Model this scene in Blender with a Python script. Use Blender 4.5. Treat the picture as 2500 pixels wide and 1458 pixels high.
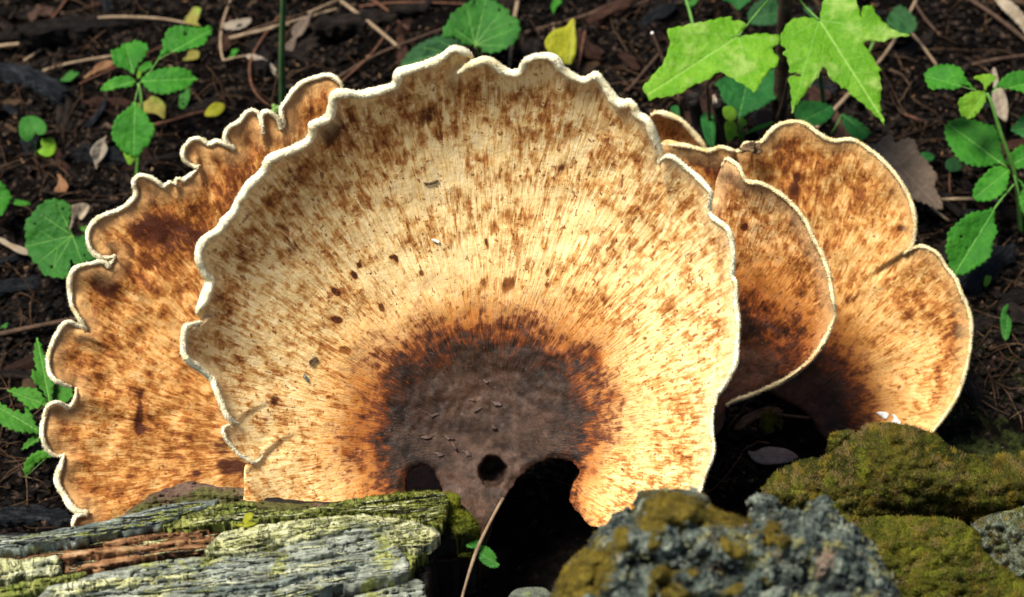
import bpy, math, random
import numpy as np
from mathutils import Vector
from mathutils.geometry import delaunay_2d_cdt

random.seed(7)
rng = np.random.default_rng(11)
for o in list(bpy.data.objects):
    bpy.data.objects.remove(o)
S = bpy.context.scene
COL = S.collection

# ------------------------------------------------------------------ camera
PITCH = math.radians(30)
DIST = 1.5
TGT = np.array([0.0, 0.0, 0.17])
FW = np.array([0, math.cos(PITCH), -math.sin(PITCH)])
RT = np.array([1.0, 0, 0])
UP = np.array([0, math.sin(PITCH), math.cos(PITCH)])
CAM = TGT - DIST * FW
cam = bpy.data.cameras.new('camera')
cam.sensor_width = 36
cam.lens = 72
cam.clip_start = 0.02
cam.clip_end = 300
cam.dof.use_dof = True
cam.dof.focus_distance = 1.49
cam.dof.aperture_fstop = 6.5
camo = bpy.data.objects.new('camera', cam)
COL.objects.link(camo)
camo.location = CAM.tolist()
camo.rotation_euler = (math.pi / 2 - PITCH, 0, 0)
S.camera = camo

# ------------------------------------------------------------------ light
SUN_DIR = np.array([-0.36, -0.33, 0.87])
SUN_DIR = SUN_DIR / np.linalg.norm(SUN_DIR)
ELEV = math.asin(SUN_DIR[2])
W = bpy.data.worlds.new('World')
S.world = W
W.use_nodes = True
wn = W.node_tree
sky = wn.nodes.new('ShaderNodeTexSky')
sky.sky_type = 'NISHITA'
sky.sun_disc = False
sky.sun_elevation = ELEV
sky.sun_rotation = math.atan2(SUN_DIR[0], SUN_DIR[1])
bg = wn.nodes['Background']
bg.inputs['Strength'].default_value = 0.075
wn.links.new(sky.outputs[0], bg.inputs[0])
sl = bpy.data.lights.new('sun', 'SUN')
sl.energy = 4.4
sl.angle = math.radians(20.0)
sl.color = (1.0, 0.95, 0.86)
so = bpy.data.objects.new('sun', sl)
COL.objects.link(so)
so.rotation_euler = Vector(SUN_DIR.tolist()).to_track_quat('Z', 'Y').to_euler()
so.location = (-2, -2, 4)
S.view_settings.view_transform = 'Standard'
S.view_settings.look = 'None'
S.view_settings.gamma = 1
S.view_settings.exposure = 0.92
S.view_settings.use_curve_mapping = False

# ------------------------------------------------------------------ numpy noise
_perm = rng.permutation(256)
_perm = np.concatenate([_perm, _perm, _perm])
_grad = rng.normal(size=(256, 3))
_grad /= np.linalg.norm(_grad, axis=1)[:, None]


def pnoise(p):
    p = np.asarray(p, float)
    i = np.floor(p).astype(int)
    f = p - i
    i &= 255
    u = f * f * f * (f * (f * 6 - 15) + 10)
    out = 0
    for dx in (0, 1):
        wx = u[..., 0] if dx else 1 - u[..., 0]
        a = _perm[i[..., 0] + dx]
        for dy in (0, 1):
            wy = u[..., 1] if dy else 1 - u[..., 1]
            b = _perm[a + ((i[..., 1] + dy) & 255)]
            for dz in (0, 1):
                wz = u[..., 2] if dz else 1 - u[..., 2]
                g = _grad[_perm[b + ((i[..., 2] + dz) & 255)] & 255]
                d = g[..., 0] * (f[..., 0] - dx) + g[..., 1] * (f[..., 1] - dy) + g[..., 2] * (f[..., 2] - dz)
                out = out + d * wx * wy * wz
    return out


def n2(q, sx, sy=None, seed=0.0, octv=1):
    """noise over 2-D points, feature size sx, sy"""
    sy = sx if sy is None else sy
    v = 0
    a = 1.0
    k = 1.0
    for o in range(octv):
        v = v + a * pnoise(np.stack([q[:, 0] / sx * k + seed * 1.37, q[:, 1] / sy * k + seed * 2.11,
                                     np.full(len(q), seed * 7.3 + 0.5 + o * 3.1)], 1))
        a *= 0.5
        k *= 2.03
    return v


def sstep(a, b, x):
    t = np.clip((x - a) / (b - a), 0, 1)
    return t * t * (3 - 2 * t)


# ------------------------------------------------------------------ pixels and rays
KP = 0.5 / 2500.0      # metres per photo pixel at one metre of view depth


def rays(q):
    q = np.asarray(q, float).reshape(-1, 2)
    u = (q[:, 0] - 1250) * KP
    v = -(q[:, 1] - 729) * KP
    return FW[None] + u[:, None] * RT[None] + v[:, None] * UP[None]


def at(px, py, d):
    return CAM + d * rays([(px, py)])[0]


def nrm(v):
    v = np.asarray(v, float)
    return v / np.linalg.norm(v)


def G(x, y):
    """smooth lie of the ground: a bank behind the fungi, a hollow in front"""
    y = np.asarray(y, float)
    x = np.asarray(x, float)
    back = -0.055 + 0.36 * np.clip(y - 0.03, 0, 1.5)
    front = -0.09 * sstep(-0.04, -0.20, y)
    return back + front + 0.012 * np.sin(x * 4.1 + 1.0) * sstep(-0.1, 0.3, y)


def gnd(px, py):
    """where the ray of a pixel meets the ground: point and view depth"""
    r = rays([(px, py)])[0]
    d = np.linspace(1.0, 3.5, 2501)
    p = CAM[None] + d[:, None] * r[None]
    b = p[:, 2] - G(p[:, 0], p[:, 1])
    i = int(np.argmax(b < 0))
    return p[i], d[i]


# ------------------------------------------------------------------ objects
def tag(o, label=None, cat=None, group=None, kind=None):
    if label: o['label'] = label
    if cat: o['category'] = cat
    if group: o['group'] = group
    if kind: o['kind'] = kind
    return o


def empty(name, loc, label=None, cat=None, group=None):
    o = bpy.data.objects.new(name, None)
    o.empty_display_size = 0.02
    COL.objects.link(o)
    o.location = [float(c) for c in loc]
    o['_o'] = [float(c) for c in loc]
    return tag(o, label, cat, group)


def origin(parent):
    """world origin of an (unrotated) parent chain"""
    v = np.zeros(3)
    p = parent
    while p is not None:
        v += np.array(p.location)
        p = p.parent
    return v


def mesh_obj(name, V, F, mat, parent=None, smooth=True, attrs=None, loc=None):
    """V in world metres; the object sits at loc (default: its lowest centre)"""
    V = np.asarray(V, np.float64)
    if loc is None:
        loc = np.array([V[:, 0].mean(), V[:, 1].mean(), V[:, 2].min()])
    loc = np.asarray(loc, float)
    me = bpy.data.meshes.new(name)
    if isinstance(F, np.ndarray):
        nf, k = F.shape
        me.vertices.add(len(V))
        me.vertices.foreach_set('co', (V - loc).astype(np.float32).ravel())
        me.loops.add(nf * k)
        me.loops.foreach_set('vertex_index', F.astype(np.int32).ravel())
        me.polygons.add(nf)
        me.polygons.foreach_set('loop_start', np.arange(0, nf * k, k, dtype=np.int32))
        me.update(calc_edges=True)
        me.validate()
    else:
        me.from_pydata((V - loc).tolist(), [], [tuple(int(i) for i in f) for f in F])
        me.update()
    if smooth:
        me.polygons.foreach_set('use_smooth', np.ones(len(me.polygons), bool))
    for k, a in (attrs or {}).items():
        a = np.asarray(a, np.float32)
        if a.ndim == 1:
            at_ = me.attributes.new(k, 'FLOAT', 'POINT')
            at_.data.foreach_set('value', a)
        else:
            at_ = me.attributes.new(k, 'FLOAT_VECTOR', 'POINT')
            at_.data.foreach_set('vector', a.ravel())
    if mat: me.materials.append(mat)
    o = bpy.data.objects.new(name, me)
    COL.objects.link(o)
    if parent is not None:
        o.parent = parent
        o.location = (loc - origin(parent)).tolist()
    else:
        o.location = loc.tolist()
    return o


# ------------------------------------------------------------------ polygons
def smooth_line(pts, step, closed=False):
    """Catmull-Rom through pts, resampled at step"""
    p = np.asarray(pts, float)
    n = len(p)
    out = []
    m = n if closed else n - 1
    for i in range(m):
        if closed:
            a, b, c, d = p[(i - 1) % n], p[i], p[(i + 1) % n], p[(i + 2) % n]
        else:
            a, b, c, d = p[max(i - 1, 0)], p[i], p[i + 1], p[min(i + 2, n - 1)]
        L = np.linalg.norm(c - b)
        k = max(1, int(math.ceil(L / step)))
        t = (np.arange(k) / k)[:, None]
        out.append(0.5 * ((2 * b) + (-a + c) * t + (2 * a - 5 * b + 4 * c - d) * t ** 2 + (-a + 3 * b - 3 * c + d) * t ** 3))
    out = np.concatenate(out)
    if not closed: out = np.vstack([out, p[-1]])
    return out


def inside(q, poly):
    x, y = q[:, 0], q[:, 1]
    c = np.zeros(len(q), bool)
    a = poly
    b = np.roll(poly, -1, 0)
    for (x1, y1), (x2, y2) in zip(a, b):
        if y1 == y2: continue
        m = (y1 > y) != (y2 > y)
        c ^= m & (x < (x2 - x1) * (y - y1) / (y2 - y1) + x1)
    return c


def dist_line(q, line):
    """distance of 2-D points to a dense polyline"""
    out = np.empty(len(q))
    for i in range(0, len(q), 4000):
        d = q[i:i + 4000, None, :] - line[None]
        out[i:i + 4000] = np.sqrt((d ** 2).sum(2).min(1))
    return out


def tri_domain(outline, holes, step):
    """triangulate a polygon with holes; returns points (px) and triangles"""
    lo, hi = outline.min(0), outline.max(0)
    gx = np.arange(lo[0], hi[0], step)
    gy = np.arange(lo[1], hi[1], step * 0.87)
    X, Y = np.meshgrid(gx, gy)
    X[1::2] += step * 0.5
    q = np.stack([X.ravel(), Y.ravel()], 1)
    q += rng.uniform(-0.18, 0.18, q.shape) * step
    m = inside(q, outline)
    for h in holes: m &= ~inside(q, h)
    q = q[m]
    allb = np.concatenate([outline] + list(holes))
    if len(q): q = q[dist_line(q, allb) > step * 0.55]
    pts, edges, base = [], [], 0
    for ring in [outline] + list(holes):
        n = len(ring)
        pts += [Vector(p) for p in ring.tolist()]
        edges += [(base + i, base + (i + 1) % n) for i in range(n)]
        base += n
    pts += [Vector(p) for p in q.tolist()]
    vo, eo, fo, _, _, _ = delaunay_2d_cdt(pts, edges, [], 0, 1e-4)
    P = np.array([(v.x, v.y) for v in vo])
    T = np.array([f for f in fo if len(f) == 3], int)
    c = P[T].mean(1)
    m = inside(c, outline)
    for h in holes: m &= ~inside(c, h)
    T = T[m]
    # photo y runs down: make the triangles face the viewer
    a, b, d = P[T[:, 0]], P[T[:, 1]], P[T[:, 2]]
    cr = (b[:, 0] - a[:, 0]) * (d[:, 1] - a[:, 1]) - (b[:, 1] - a[:, 1]) * (d[:, 0] - a[:, 0])
    T[cr > 0] = T[cr > 0][:, ::-1]
    used = np.unique(T)
    mp = -np.ones(len(P), int)
    mp[used] = np.arange(len(used))
    return P[used], mp[T], allb


class Frame:
    """a plane in the place: anchor pixel, view depth there, unit normal"""

    def __init__(self, px, py, d, n):
        self.O = at(px, py, d)
        self.n = nrm(n)

    def pos(self, q, h):
        r = rays(q)
        t = ((self.O - CAM) @ self.n + h) / (r @ self.n)
        return CAM[None] + t[:, None] * r


def vnormals(V, T):
    fn = np.cross(V[T[:, 1]] - V[T[:, 0]], V[T[:, 2]] - V[T[:, 0]])
    N = np.zeros_like(V)
    for k in range(3): np.add.at(N, T[:, k], fn)
    return N / (np.linalg.norm(N, axis=1)[:, None] + 1e-20)


def sheet(name, outline, fr, mat, parent=None, step=8, hfun=None, thick=0.004, holes=(), attrs=None,
          smooth=True, dens=True, back=None, sharp=False):
    """a solid body whose front is the relief hfun over the outlined part of a plane, with its own thickness"""
    ol = smooth_line(outline, step, True) if dens else np.asarray(outline, float)
    hs = [smooth_line(h, step, True) for h in holes]
    P, T, bd = tri_domain(ol, hs, step)
    de = dist_line(P, bd)
    h = hfun(P, de) if hfun else np.zeros(len(P))
    V = fr.pos(P, h)
    N = vnormals(V, T)
    th = thick(P, de) if callable(thick) else np.full(len(P), thick)
    if back is not None:
        B = V - th[:, None] * nrm(back)[None]
    else:
        B = V - th[:, None] * N
    n = len(V)
    e = np.concatenate([T[:, [0, 1]], T[:, [1, 2]], T[:, [2, 0]]])
    key = np.sort(e, 1)
    kk = key[:, 0] * (n + 1) + key[:, 1]
    _, inv, cnt = np.unique(kk, return_inverse=True, return_counts=True)
    be = e[cnt[inv] == 1]
    side = np.concatenate([np.stack([be[:, 1], be[:, 0], be[:, 0] + n], 1),
                           np.stack([be[:, 1], be[:, 0] + n, be[:, 1] + n], 1)])
    VV = np.concatenate([V, B])
    if sharp: side = side + 2 * n
    F = np.concatenate([T, T[:, ::-1] + n, side])
    if sharp: VV = np.concatenate([VV, VV])
    A = {}
    for k, fn in (attrs or {}).items():
        a = np.asarray(fn(P, de))
        A[k] = np.concatenate([a, a, a, a] if sharp else [a, a])
    if 'front' not in A: A['front'] = np.concatenate([np.ones(n), np.zeros(n)] * (2 if sharp else 1))
    o = mesh_obj(name, VV, F, mat, parent, smooth, A)
    return o, dict(V=V, T=T, N=N, P=P, de=de)


def tube(pts, radii, sides=6, bump=0.0, seed=0.0, cap=True):
    pts = np.asarray(pts, float)
    n = len(pts)
    radii = np.asarray(radii, float) if np.ndim(radii) else np.full(n, radii)
    tan = np.gradient(pts, axis=0)
    tan /= np.linalg.norm(tan, axis=1)[:, None] + 1e-12
    ref = np.array([0.0, 0, 1]) if abs(tan[0][2]) < 0.9 else np.array([1.0, 0, 0])
    a = np.cross(tan[0], ref)
    a /= np.linalg.norm(a)
    V = []
    ang = np.arange(sides) * 2 * math.pi / sides
    for i in range(n):
        a = a - tan[i] * (a @ tan[i])
        a /= np.linalg.norm(a) + 1e-12
        b = np.cross(tan[i], a)
        V.append(pts[i] + radii[i] * (np.cos(ang)[:, None] * a + np.sin(ang)[:, None] * b))
    V = np.concatenate(V)
    if bump:
        c = np.repeat(pts, sides, 0)
        f = 1 + bump * pnoise(V / (radii.mean() * 1.6) + seed)
        V = c + (V - c) * f[:, None]
    F = []
    for i in range(n - 1):
        for j in range(sides):
            k = (j + 1) % sides
            F.append((i * sides + j, i * sides + k, (i + 1) * sides + k, (i + 1) * sides + j))
    if cap:
        F.append(tuple(range(sides))[::-1])
        F.append(tuple(range((n - 1) * sides, n * sides)))
    return V, F


def join(parts):
    V, F, b = [], [], 0
    for v, f in parts:
        V.append(np.asarray(v))
        F += [tuple(i + b for i in ff) for ff in f]
        b += len(v)
    return np.concatenate(V), F


def spikes(base, dirs, length, width):
    """many tapered fibres (three sided) as arrays V, F"""
    n = len(base)
    d = dirs / (np.linalg.norm(dirs, axis=1)[:, None] + 1e-12)
    r = rng.normal(size=(n, 3))
    a = np.cross(d, r)
    a /= np.linalg.norm(a, axis=1)[:, None] + 1e-12
    b = np.cross(d, a)
    w = np.asarray(width).reshape(-1, 1) * np.ones((n, 1))
    L = np.asarray(length).reshape(-1, 1) * np.ones((n, 1))
    V = np.stack([base + a * w, base + (-0.5 * a + 0.87 * b) * w, base + (-0.5 * a - 0.87 * b) * w, base + d * L], 1).reshape(-1, 3)
    i = np.arange(n)[:, None] * 4
    F = np.concatenate([i + [0, 1, 3], i + [1, 2, 3], i + [2, 0, 3]])
    return V, F


def sample_tris(info, n, keep=None):
    V, T = info['V'], info['T']
    a, b, c = V[T[:, 0]], V[T[:, 1]], V[T[:, 2]]
    ar = np.linalg.norm(np.cross(b - a, c - a), axis=1)
    if keep is not None: ar = ar * keep(info['P'][T].mean(1))
    idx = rng.choice(len(T), n, p=ar / ar.sum())
    u = rng.random((n, 2))
    m = u.sum(1) > 1
    u[m] = 1 - u[m]
    p = a[idx] + (b - a)[idx] * u[:, :1] + (c - a)[idx] * u[:, 1:]
    return p, info['N'][T[idx, 0]]


# ------------------------------------------------------------------ materials
class Mat:
    def __init__(self, name, rough=0.7, spec=0.3):
        self.m = bpy.data.materials.new(name)
        self.m.use_nodes = True
        self.t = self.m.node_tree
        self.b = self.t.nodes['Principled BSDF']
        self.b.inputs['Roughness'].default_value = rough
        self.b.inputs['Specular IOR Level'].default_value = spec

    def n(self, typ, **kw):
        x = self.t.nodes.new(typ)
        for k, v in kw.items(): setattr(x, k, v)
        return x

    def put(self, sock, v):
        if isinstance(v, bpy.types.NodeSocket): self.t.links.new(v, sock)
        elif isinstance(v, (tuple, list)) and sock.type == 'RGBA': sock.default_value = (*v[:3], 1)
        else: sock.default_value = v

    def attr(self, name, vec=False):
        x = self.n('ShaderNodeAttribute', attribute_name=name)
        return x.outputs['Vector'] if vec else x.outputs['Fac']

    def obj(self):
        return self.n('ShaderNodeTexCoord').outputs['Object']

    def pos(self):
        return self.n('ShaderNodeNewGeometry').outputs['Position']

    def scale(self, v, s, off=(0, 0, 0)):
        x = self.n('ShaderNodeMapping')
        self.put(x.inputs['Vector'], v)
        x.inputs['Scale'].default_value = s
        x.inputs['Location'].default_value = off
        return x.outputs[0]

    def noise(self, v, scale=1.0, detail=3, rough=0.55, dist=0.0):
        x = self.n('ShaderNodeTexNoise')
        self.put(x.inputs['Vector'], v)
        x.inputs['Scale'].default_value = scale
        x.inputs['Detail'].default_value = detail
        x.inputs['Roughness'].default_value = rough
        x.inputs['Distortion'].default_value = dist
        return x.outputs['Fac']

    def voro(self, v, scale=1.0, feature='F1', out='Distance'):
        x = self.n('ShaderNodeTexVoronoi', feature=feature)
        self.put(x.inputs['Vector'], v)
        x.inputs['Scale'].default_value = scale
        return x.outputs[out]

    def math(self, op, a, b=None, c=None, clamp=False):
        x = self.n('ShaderNodeMath', operation=op, use_clamp=clamp)
        self.put(x.inputs[0], a)
        if b is not None: self.put(x.inputs[1], b)
        if c is not None: self.put(x.inputs[2], c)
        return x.outputs[0]

    def rng_(self, v, a, b, c=0.0, d=1.0):
        x = self.n('ShaderNodeMapRange', interpolation_type='SMOOTHSTEP')
        self.put(x.inputs[0], v)
        for i, k in enumerate((a, b, c, d)): x.inputs[i + 1].default_value = k
        return x.outputs[0]

    def ramp(self, v, stops):
        x = self.n('ShaderNodeValToRGB')
        self.put(x.inputs[0], v)
        r = x.color_ramp
        while len(r.elements) < len(stops): r.elements.new(0.5)
        for e, (p, c) in zip(r.elements, stops):
            e.position = p
            e.color = (*c, 1)
        return x.outputs[0]

    def mix(self, f, a, b, mode='MIX'):
        x = self.n('ShaderNodeMix', data_type='RGBA', blend_type=mode)
        self.put(x.inputs[0], f)
        self.put(x.inputs[6], a)
        self.put(x.inputs[7], b)
        return x.outputs[2]

    def bump(self, h, dist, strength=1.0, prev=None):
        x = self.n('ShaderNodeBump')
        self.put(x.inputs['Height'], h)
        x.inputs['Distance'].default_value = dist
        x.inputs['Strength'].default_value = strength
        if prev is not None: self.t.links.new(prev, x.inputs['Normal'])
        return x.outputs[0]

    def done(self, col=None, nor=None, rough=None):
        if col is not None: self.put(self.b.inputs['Base Color'], col)
        if nor is not None: self.put(self.b.inputs['Normal'], nor)
        if rough is not None: self.put(self.b.inputs['Roughness'], rough)
        return self.m


def mat_cap(name, core_dark, brown_bias, cream=(0.86, 0.61, 0.26)):
    M = Mat(name, 0.62, 0.25)
    pol = M.attr('pol', True)
    core = M.attr('core')
    stain_shade = M.attr('stain_shade')
    pos = M.pos()
    c0 = lambda v, k: M.math('MULTIPLY', M.math('SUBTRACT', v, 0.5), k)
    add = lambda a, b: M.math('ADD', a, b)
    fine = M.noise(M.scale(pol, (250, 250, 26)), 1, 2, 0.6, 0.3)
    st = M.noise(M.scale(pol, (85, 85, 17), (3, 1, 5)), 1, 3, 0.6, 0.5)
    patch = M.noise(M.scale(pol, (34, 34, 21), (7, 2, 1)), 1, 4, 0.62, 0.6)
    flake = M.noise(pos, 130, 3, 0.6, 0.4)
    big = M.noise(pos, 15, 3, 0.55)
    mid = M.noise(pos, 42, 3, 0.6, 0.4)
    spot = M.noise(M.scale(pol, (50, 50, 40), (2, 9, 3)), 1, 1.5, 0.5)
    dots = M.noise(pos, 430, 1, 0.5)
    dots2 = M.noise(pos, 170, 2, 0.5)
    lite = tuple(min(1, c * k) for c, k in zip(cream, (1.08, 1.20, 1.55)))
    tan = (0.56, 0.29, 0.085)
    col = M.ramp(add(st, c0(big, 0.3)), [(0.28, lite), (0.50, cream), (0.68, tuple(0.5 * (a + b) for a, b in zip(cream, tan))), (0.85, tan)])
    col = M.mix(M.math('MULTIPLY', M.rng_(fine, 0.45, 0.75, 0, 0.40), M.rng_(mid, 0.35, 0.6)), col, (0.50, 0.24, 0.06))
    # scales and flakes in three depths of brown
    v = add(M.math('MULTIPLY_ADD', patch, 0.75, 0.125), add(c0(st, 0.34), add(c0(big, 0.42), add(c0(flake, 0.45), add(c0(mid, 0.36), M.rng_(M.attr('s'), 0.55, 1.0, 0.0, 0.055))))))  # browner toward the margin: part stain, part painted shade of the curled rim
    v = add(v, add(M.math('MULTIPLY', stain_shade, 0.15), brown_bias))
    col = M.mix(M.rng_(v, 0.445, 0.575, 0, 0.66), col, (0.48, 0.20, 0.036))
    col = M.mix(M.rng_(v, 0.555, 0.66, 0, 0.74), col, (0.28, 0.075, 0.008))
    col = M.mix(M.rng_(v, 0.66, 0.78, 0, 0.85), col, (0.10, 0.021, 0.003))
    v2 = add(M.math('MULTIPLY', stain_shade, 0.40), add(M.math('MULTIPLY', patch, 0.42), add(M.math('MULTIPLY', st, 0.22), M.math('MULTIPLY', flake, 0.2))))
    col = M.mix(M.rng_(v2, 0.62, 0.84, 0, 0.95), col, (0.060, 0.014, 0.004))
    # specks of several sizes
    col = M.mix(M.rng_(add(spot, c0(big, 0.12)), 0.655, 0.71, 0, 0.8), col, (0.20, 0.050, 0.010))
    col = M.mix(M.rng_(add(dots2, c0(mid, 0.15)), 0.675, 0.73, 0, 0.8), col, (0.17, 0.045, 0.010))
    col = M.mix(M.rng_(add(dots, c0(mid, 0.2)), 0.70, 0.75, 0, 0.85), col, (0.07, 0.022, 0.008))
    # pale margin
    rimd = M.attr('rimd')
    col = M.mix(M.rng_(add(rimd, c0(patch, 0.8)), 0.9, 0.1, 0, 0.55), col, tuple(0.5 * (a + b) for a, b in zip(cream, lite)))
    col = M.mix(M.math('SUBTRACT', 1.0, M.attr('front'), None, True), col, (0.55, 0.36, 0.13))
    # orange ring then dark disc
    cn = add(core, add(c0(st, 0.34), add(c0(patch, 0.75), add(c0(fine, 0.30), add(c0(flake, 0.75), c0(mid, 0.75))))))
    col = M.mix(M.rng_(cn, 1.85, 1.25, 0, 0.5), col, (0.50, 0.185, 0.026))
    col = M.mix(M.rng_(cn, 1.52, 1.12, 0, 0.88), col, (0.185, 0.036, 0.004))
    col = M.mix(M.rng_(cn, 1.30, 1.04, 0, 0.82), col, (0.058, 0.012, 0.003))
    mott = M.noise(pos, 62, 6, 0.75, 0.5)
    vv = add(mott, add(c0(flake, 0.35), add(c0(fine, 0.35), M.rng_(core, 1.0, 0.1, -0.10, 0.13))))  # disc centre painted paler, a highlight held in the colour
    k_ = lambda f: tuple(c * f for c in core_dark)
    dk = M.ramp(vv, [(0.24, (0.006, 0.0035, 0.003)), (0.40, k_(0.55)), (0.52, k_(1.25)), (0.64, k_(2.2)), (0.80, k_(3.7))])
    dk = M.mix(M.math('MULTIPLY', M.rng_(add(fine, c0(mid, 0.5)), 0.48, 0.68, 0, 0.75), M.rng_(core, 0.15, 0.7)), dk, (0.085, 0.030, 0.009))
    dk = M.mix(M.rng_(M.noise(pos, 900, 1, 0.5), 0.74, 0.78, 0, 0.6), dk, (0.3, 0.26, 0.22))
    col = M.mix(M.rng_(cn, 1.12, 0.90, 0, 1.0), col, dk)
    h = add(M.math('MULTIPLY', fine, 0.18), M.math('MULTIPLY', st, 0.5))
    h = add(h, M.math('MULTIPLY', M.noise(pos, 120, 5, 0.65), 0.7))
    nor = M.bump(h, 0.0022, 0.8)
    rough = M.rng_(cn, 0.9, 1.2, 0.45, 0.68)
    return M.done(col, nor, rough)


def mat_simple(name, stops, scale, rough=0.75, bump=0.0, bscale=None, spec=0.25, detail=4):
    M = Mat(name, rough, spec)
    p = M.pos()
    col = M.ramp(M.noise(p, scale, detail, 0.6), stops)
    nor = M.bump(M.noise(p, bscale or scale * 3, 4, 0.6), bump) if bump else None
    return M.done(col, nor)


def mat_rim(name, c):
    M = Mat(name, 0.8, 0.15)
    p = M.pos()
    col = M.ramp(M.noise(p, 90, 3, 0.6), [(0.3, tuple(x * y for x, y in zip(c, (0.8, 0.72, 0.55)))), (0.5, c), (0.7, tuple(min(1, x * 1.05) for x in c))])
    col = M.mix(M.rng_(M.noise(p, 55, 2), 0.66, 0.78, 0, 0.5), col, (0.45, 0.27, 0.09))
    nor = M.bump(M.noise(p, 900, 2, 0.6), 0.0012)
    M.b.inputs['Subsurface Weight'].default_value = 0.0
    return M.done(col, nor)


def mat_leaf(name, base, light, veincol, nv=7, spots=0.0, trans=0.35, blotch=None, gloss=0.5):
    M = Mat(name, gloss + 0.08, 0.16)
    t = M.attr('lt')
    m = M.attr('lm')
    p = M.pos()
    am = M.math('ABSOLUTE', m)
    big = M.noise(p, 55, 3, 0.55)
    col = M.ramp(M.math('ADD', big, M.math('MULTIPLY', M.math('SUBTRACT', M.noise(p, 160, 3, 0.6), 0.5), 0.5)), [(0.25, tuple(c * 0.8 for c in base)), (0.45, base), (0.7, light)])
    rnd = M.n('ShaderNodeObjectInfo').outputs['Random']
    col = M.mix(M.math('MULTIPLY', rnd, 0.45), col, tuple(c * k for c, k in zip(base, (0.45, 0.62, 0.9))))
    ph = M.math('MULTIPLY', M.math('SUBTRACT', t, M.math('MULTIPLY', am, 1.1)), float(nv))
    fr = M.math('ABSOLUTE', M.math('SUBTRACT', M.math('FRACT', M.math('ADD', ph, 20.0)), 0.5))
    vein = M.rng_(fr, 0.055, 0.0, 0, 1)
    mid = M.rng_(am, 0.018, 0.004, 0, 1)
    vv = M.math('MAXIMUM', M.math('MULTIPLY', vein, 0.35), mid)
    cell = M.voro(p, 520, 'DISTANCE_TO_EDGE')
    net = M.rng_(cell, 0.0, 0.12, 0.25, 0.0)
    col = M.mix(M.math('MAXIMUM', vv, net), col, veincol)
    if spots:
        col = M.mix(M.rng_(M.noise(p, 240, 2, 0.5), 0.76 - spots, 0.80 - spots, 0, 0.8), col, (0.03, 0.022, 0.008))
    if blotch:
        col = M.mix(M.rng_(M.noise(p, 30, 3, 0.6), 0.5, 0.68, 0, 0.8), col, blotch)
    h = M.math('ADD', M.math('MULTIPLY', vv, -0.6), M.math('ADD', M.math('MULTIPLY', M.noise(p, 190, 3, 0.6), 0.6), M.math('MULTIPLY', cell, 0.5)))
    nor = M.bump(h, 0.0011, 0.8, M.bump(M.noise(p, 120, 2, 0.5), 0.006, 0.6))
    mt = M.done(col, nor)
    if trans:
        tr = M.n('ShaderNodeBsdfTranslucent')
        M.put(tr.inputs['Color'], M.mix(0.5, col, light))
        M.put(tr.inputs['Normal'], nor)
        mx = M.n('ShaderNodeMixShader')
        mx.inputs[0].default_value = trans
        out = [x for x in M.t.nodes if x.type == 'OUTPUT_MATERIAL'][0]
        M.t.links.new(M.b.outputs[0], mx.inputs[1])
        M.t.links.new(tr.outputs[0], mx.inputs[2])
        M.t.links.new(mx.outputs[0], out.inputs[0])
    return mt


def mat_wood(name, stops, sx=(9, 160, 1), rough=0.8, crack=0.0, lichen=None, lich_at=0.58, lich_scale=45, bump=0.002, fleck=None):
    """wood seen along its grain: attribute grain = (along, across, 0) in metres"""
    M = Mat(name, rough, 0.25)
    g = M.attr('grain', True)
    p = M.pos()
    c0 = lambda v, k: M.math('MULTIPLY', M.math('SUBTRACT', v, 0.5), k)
    add = lambda a, b: M.math('ADD', a, b)
    a = M.noise(M.scale(g, (16, 190, 1)), 1, 5, 0.68, 0.4)
    b = M.noise(M.scale(g, (60, 620, 1)), 1, 3, 0.65)
    m = M.noise(p, 55, 5, 0.68)
    v = add(add(M.math('MULTIPLY', a, 0.6), M.math('MULTIPLY', b, 0.4)), c0(m, 0.75))
    col = M.ramp(v, stops)
    h = add(a, M.math('MULTIPLY', b, 0.6))
    if lichen:
        ln = add(M.noise(p, lich_scale, 5, 0.68, 0.5), c0(b, 0.2))
        f = M.rng_(ln, lich_at - 0.03, lich_at + 0.07, 0, 0.85)
        col = M.mix(f, col, M.ramp(M.noise(p, 260, 4, 0.7), [(0.3, tuple(c * 0.4 for c in lichen)), (0.5, lichen), (0.75, tuple(min(1, c * 1.5) for c in lichen))]))
    dk = M.noise(M.scale(g, (22, 260, 1), (5, 5, 0)), 1, 4, 0.7, 0.3)
    col = M.mix(M.rng_(dk, 0.62, 0.74, 0, 0.6), col, tuple(c * 0.25 for c in stops[0][1]))
    if crack:
        cs = M.noise(M.scale(g, (crack * 1.6, crack * 0.8, 1)), 1, 4, 0.65, 0.4)
        ck = M.rng_(M.math('ABSOLUTE', M.math('SUBTRACT', cs, 0.5)), 0.0, 0.035)
        col = M.mix(M.math('MULTIPLY', M.math('SUBTRACT', 1.0, ck), 0.7), col, tuple(c * 0.3 for c in stops[0][1]))
        h = add(h, M.math('MULTIPLY', ck, 0.4))
    if fleck:
        col = M.mix(M.rng_(add(M.noise(p, 260, 3, 0.6), c0(m, 0.5)), 0.60, 0.74, 0, 0.6), col, fleck)
    h = add(h, M.math('MULTIPLY', M.noise(p, 230, 5, 0.7), 0.9))
    return M.done(col, M.bump(h, bump * 1.6, 1.0))


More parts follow.
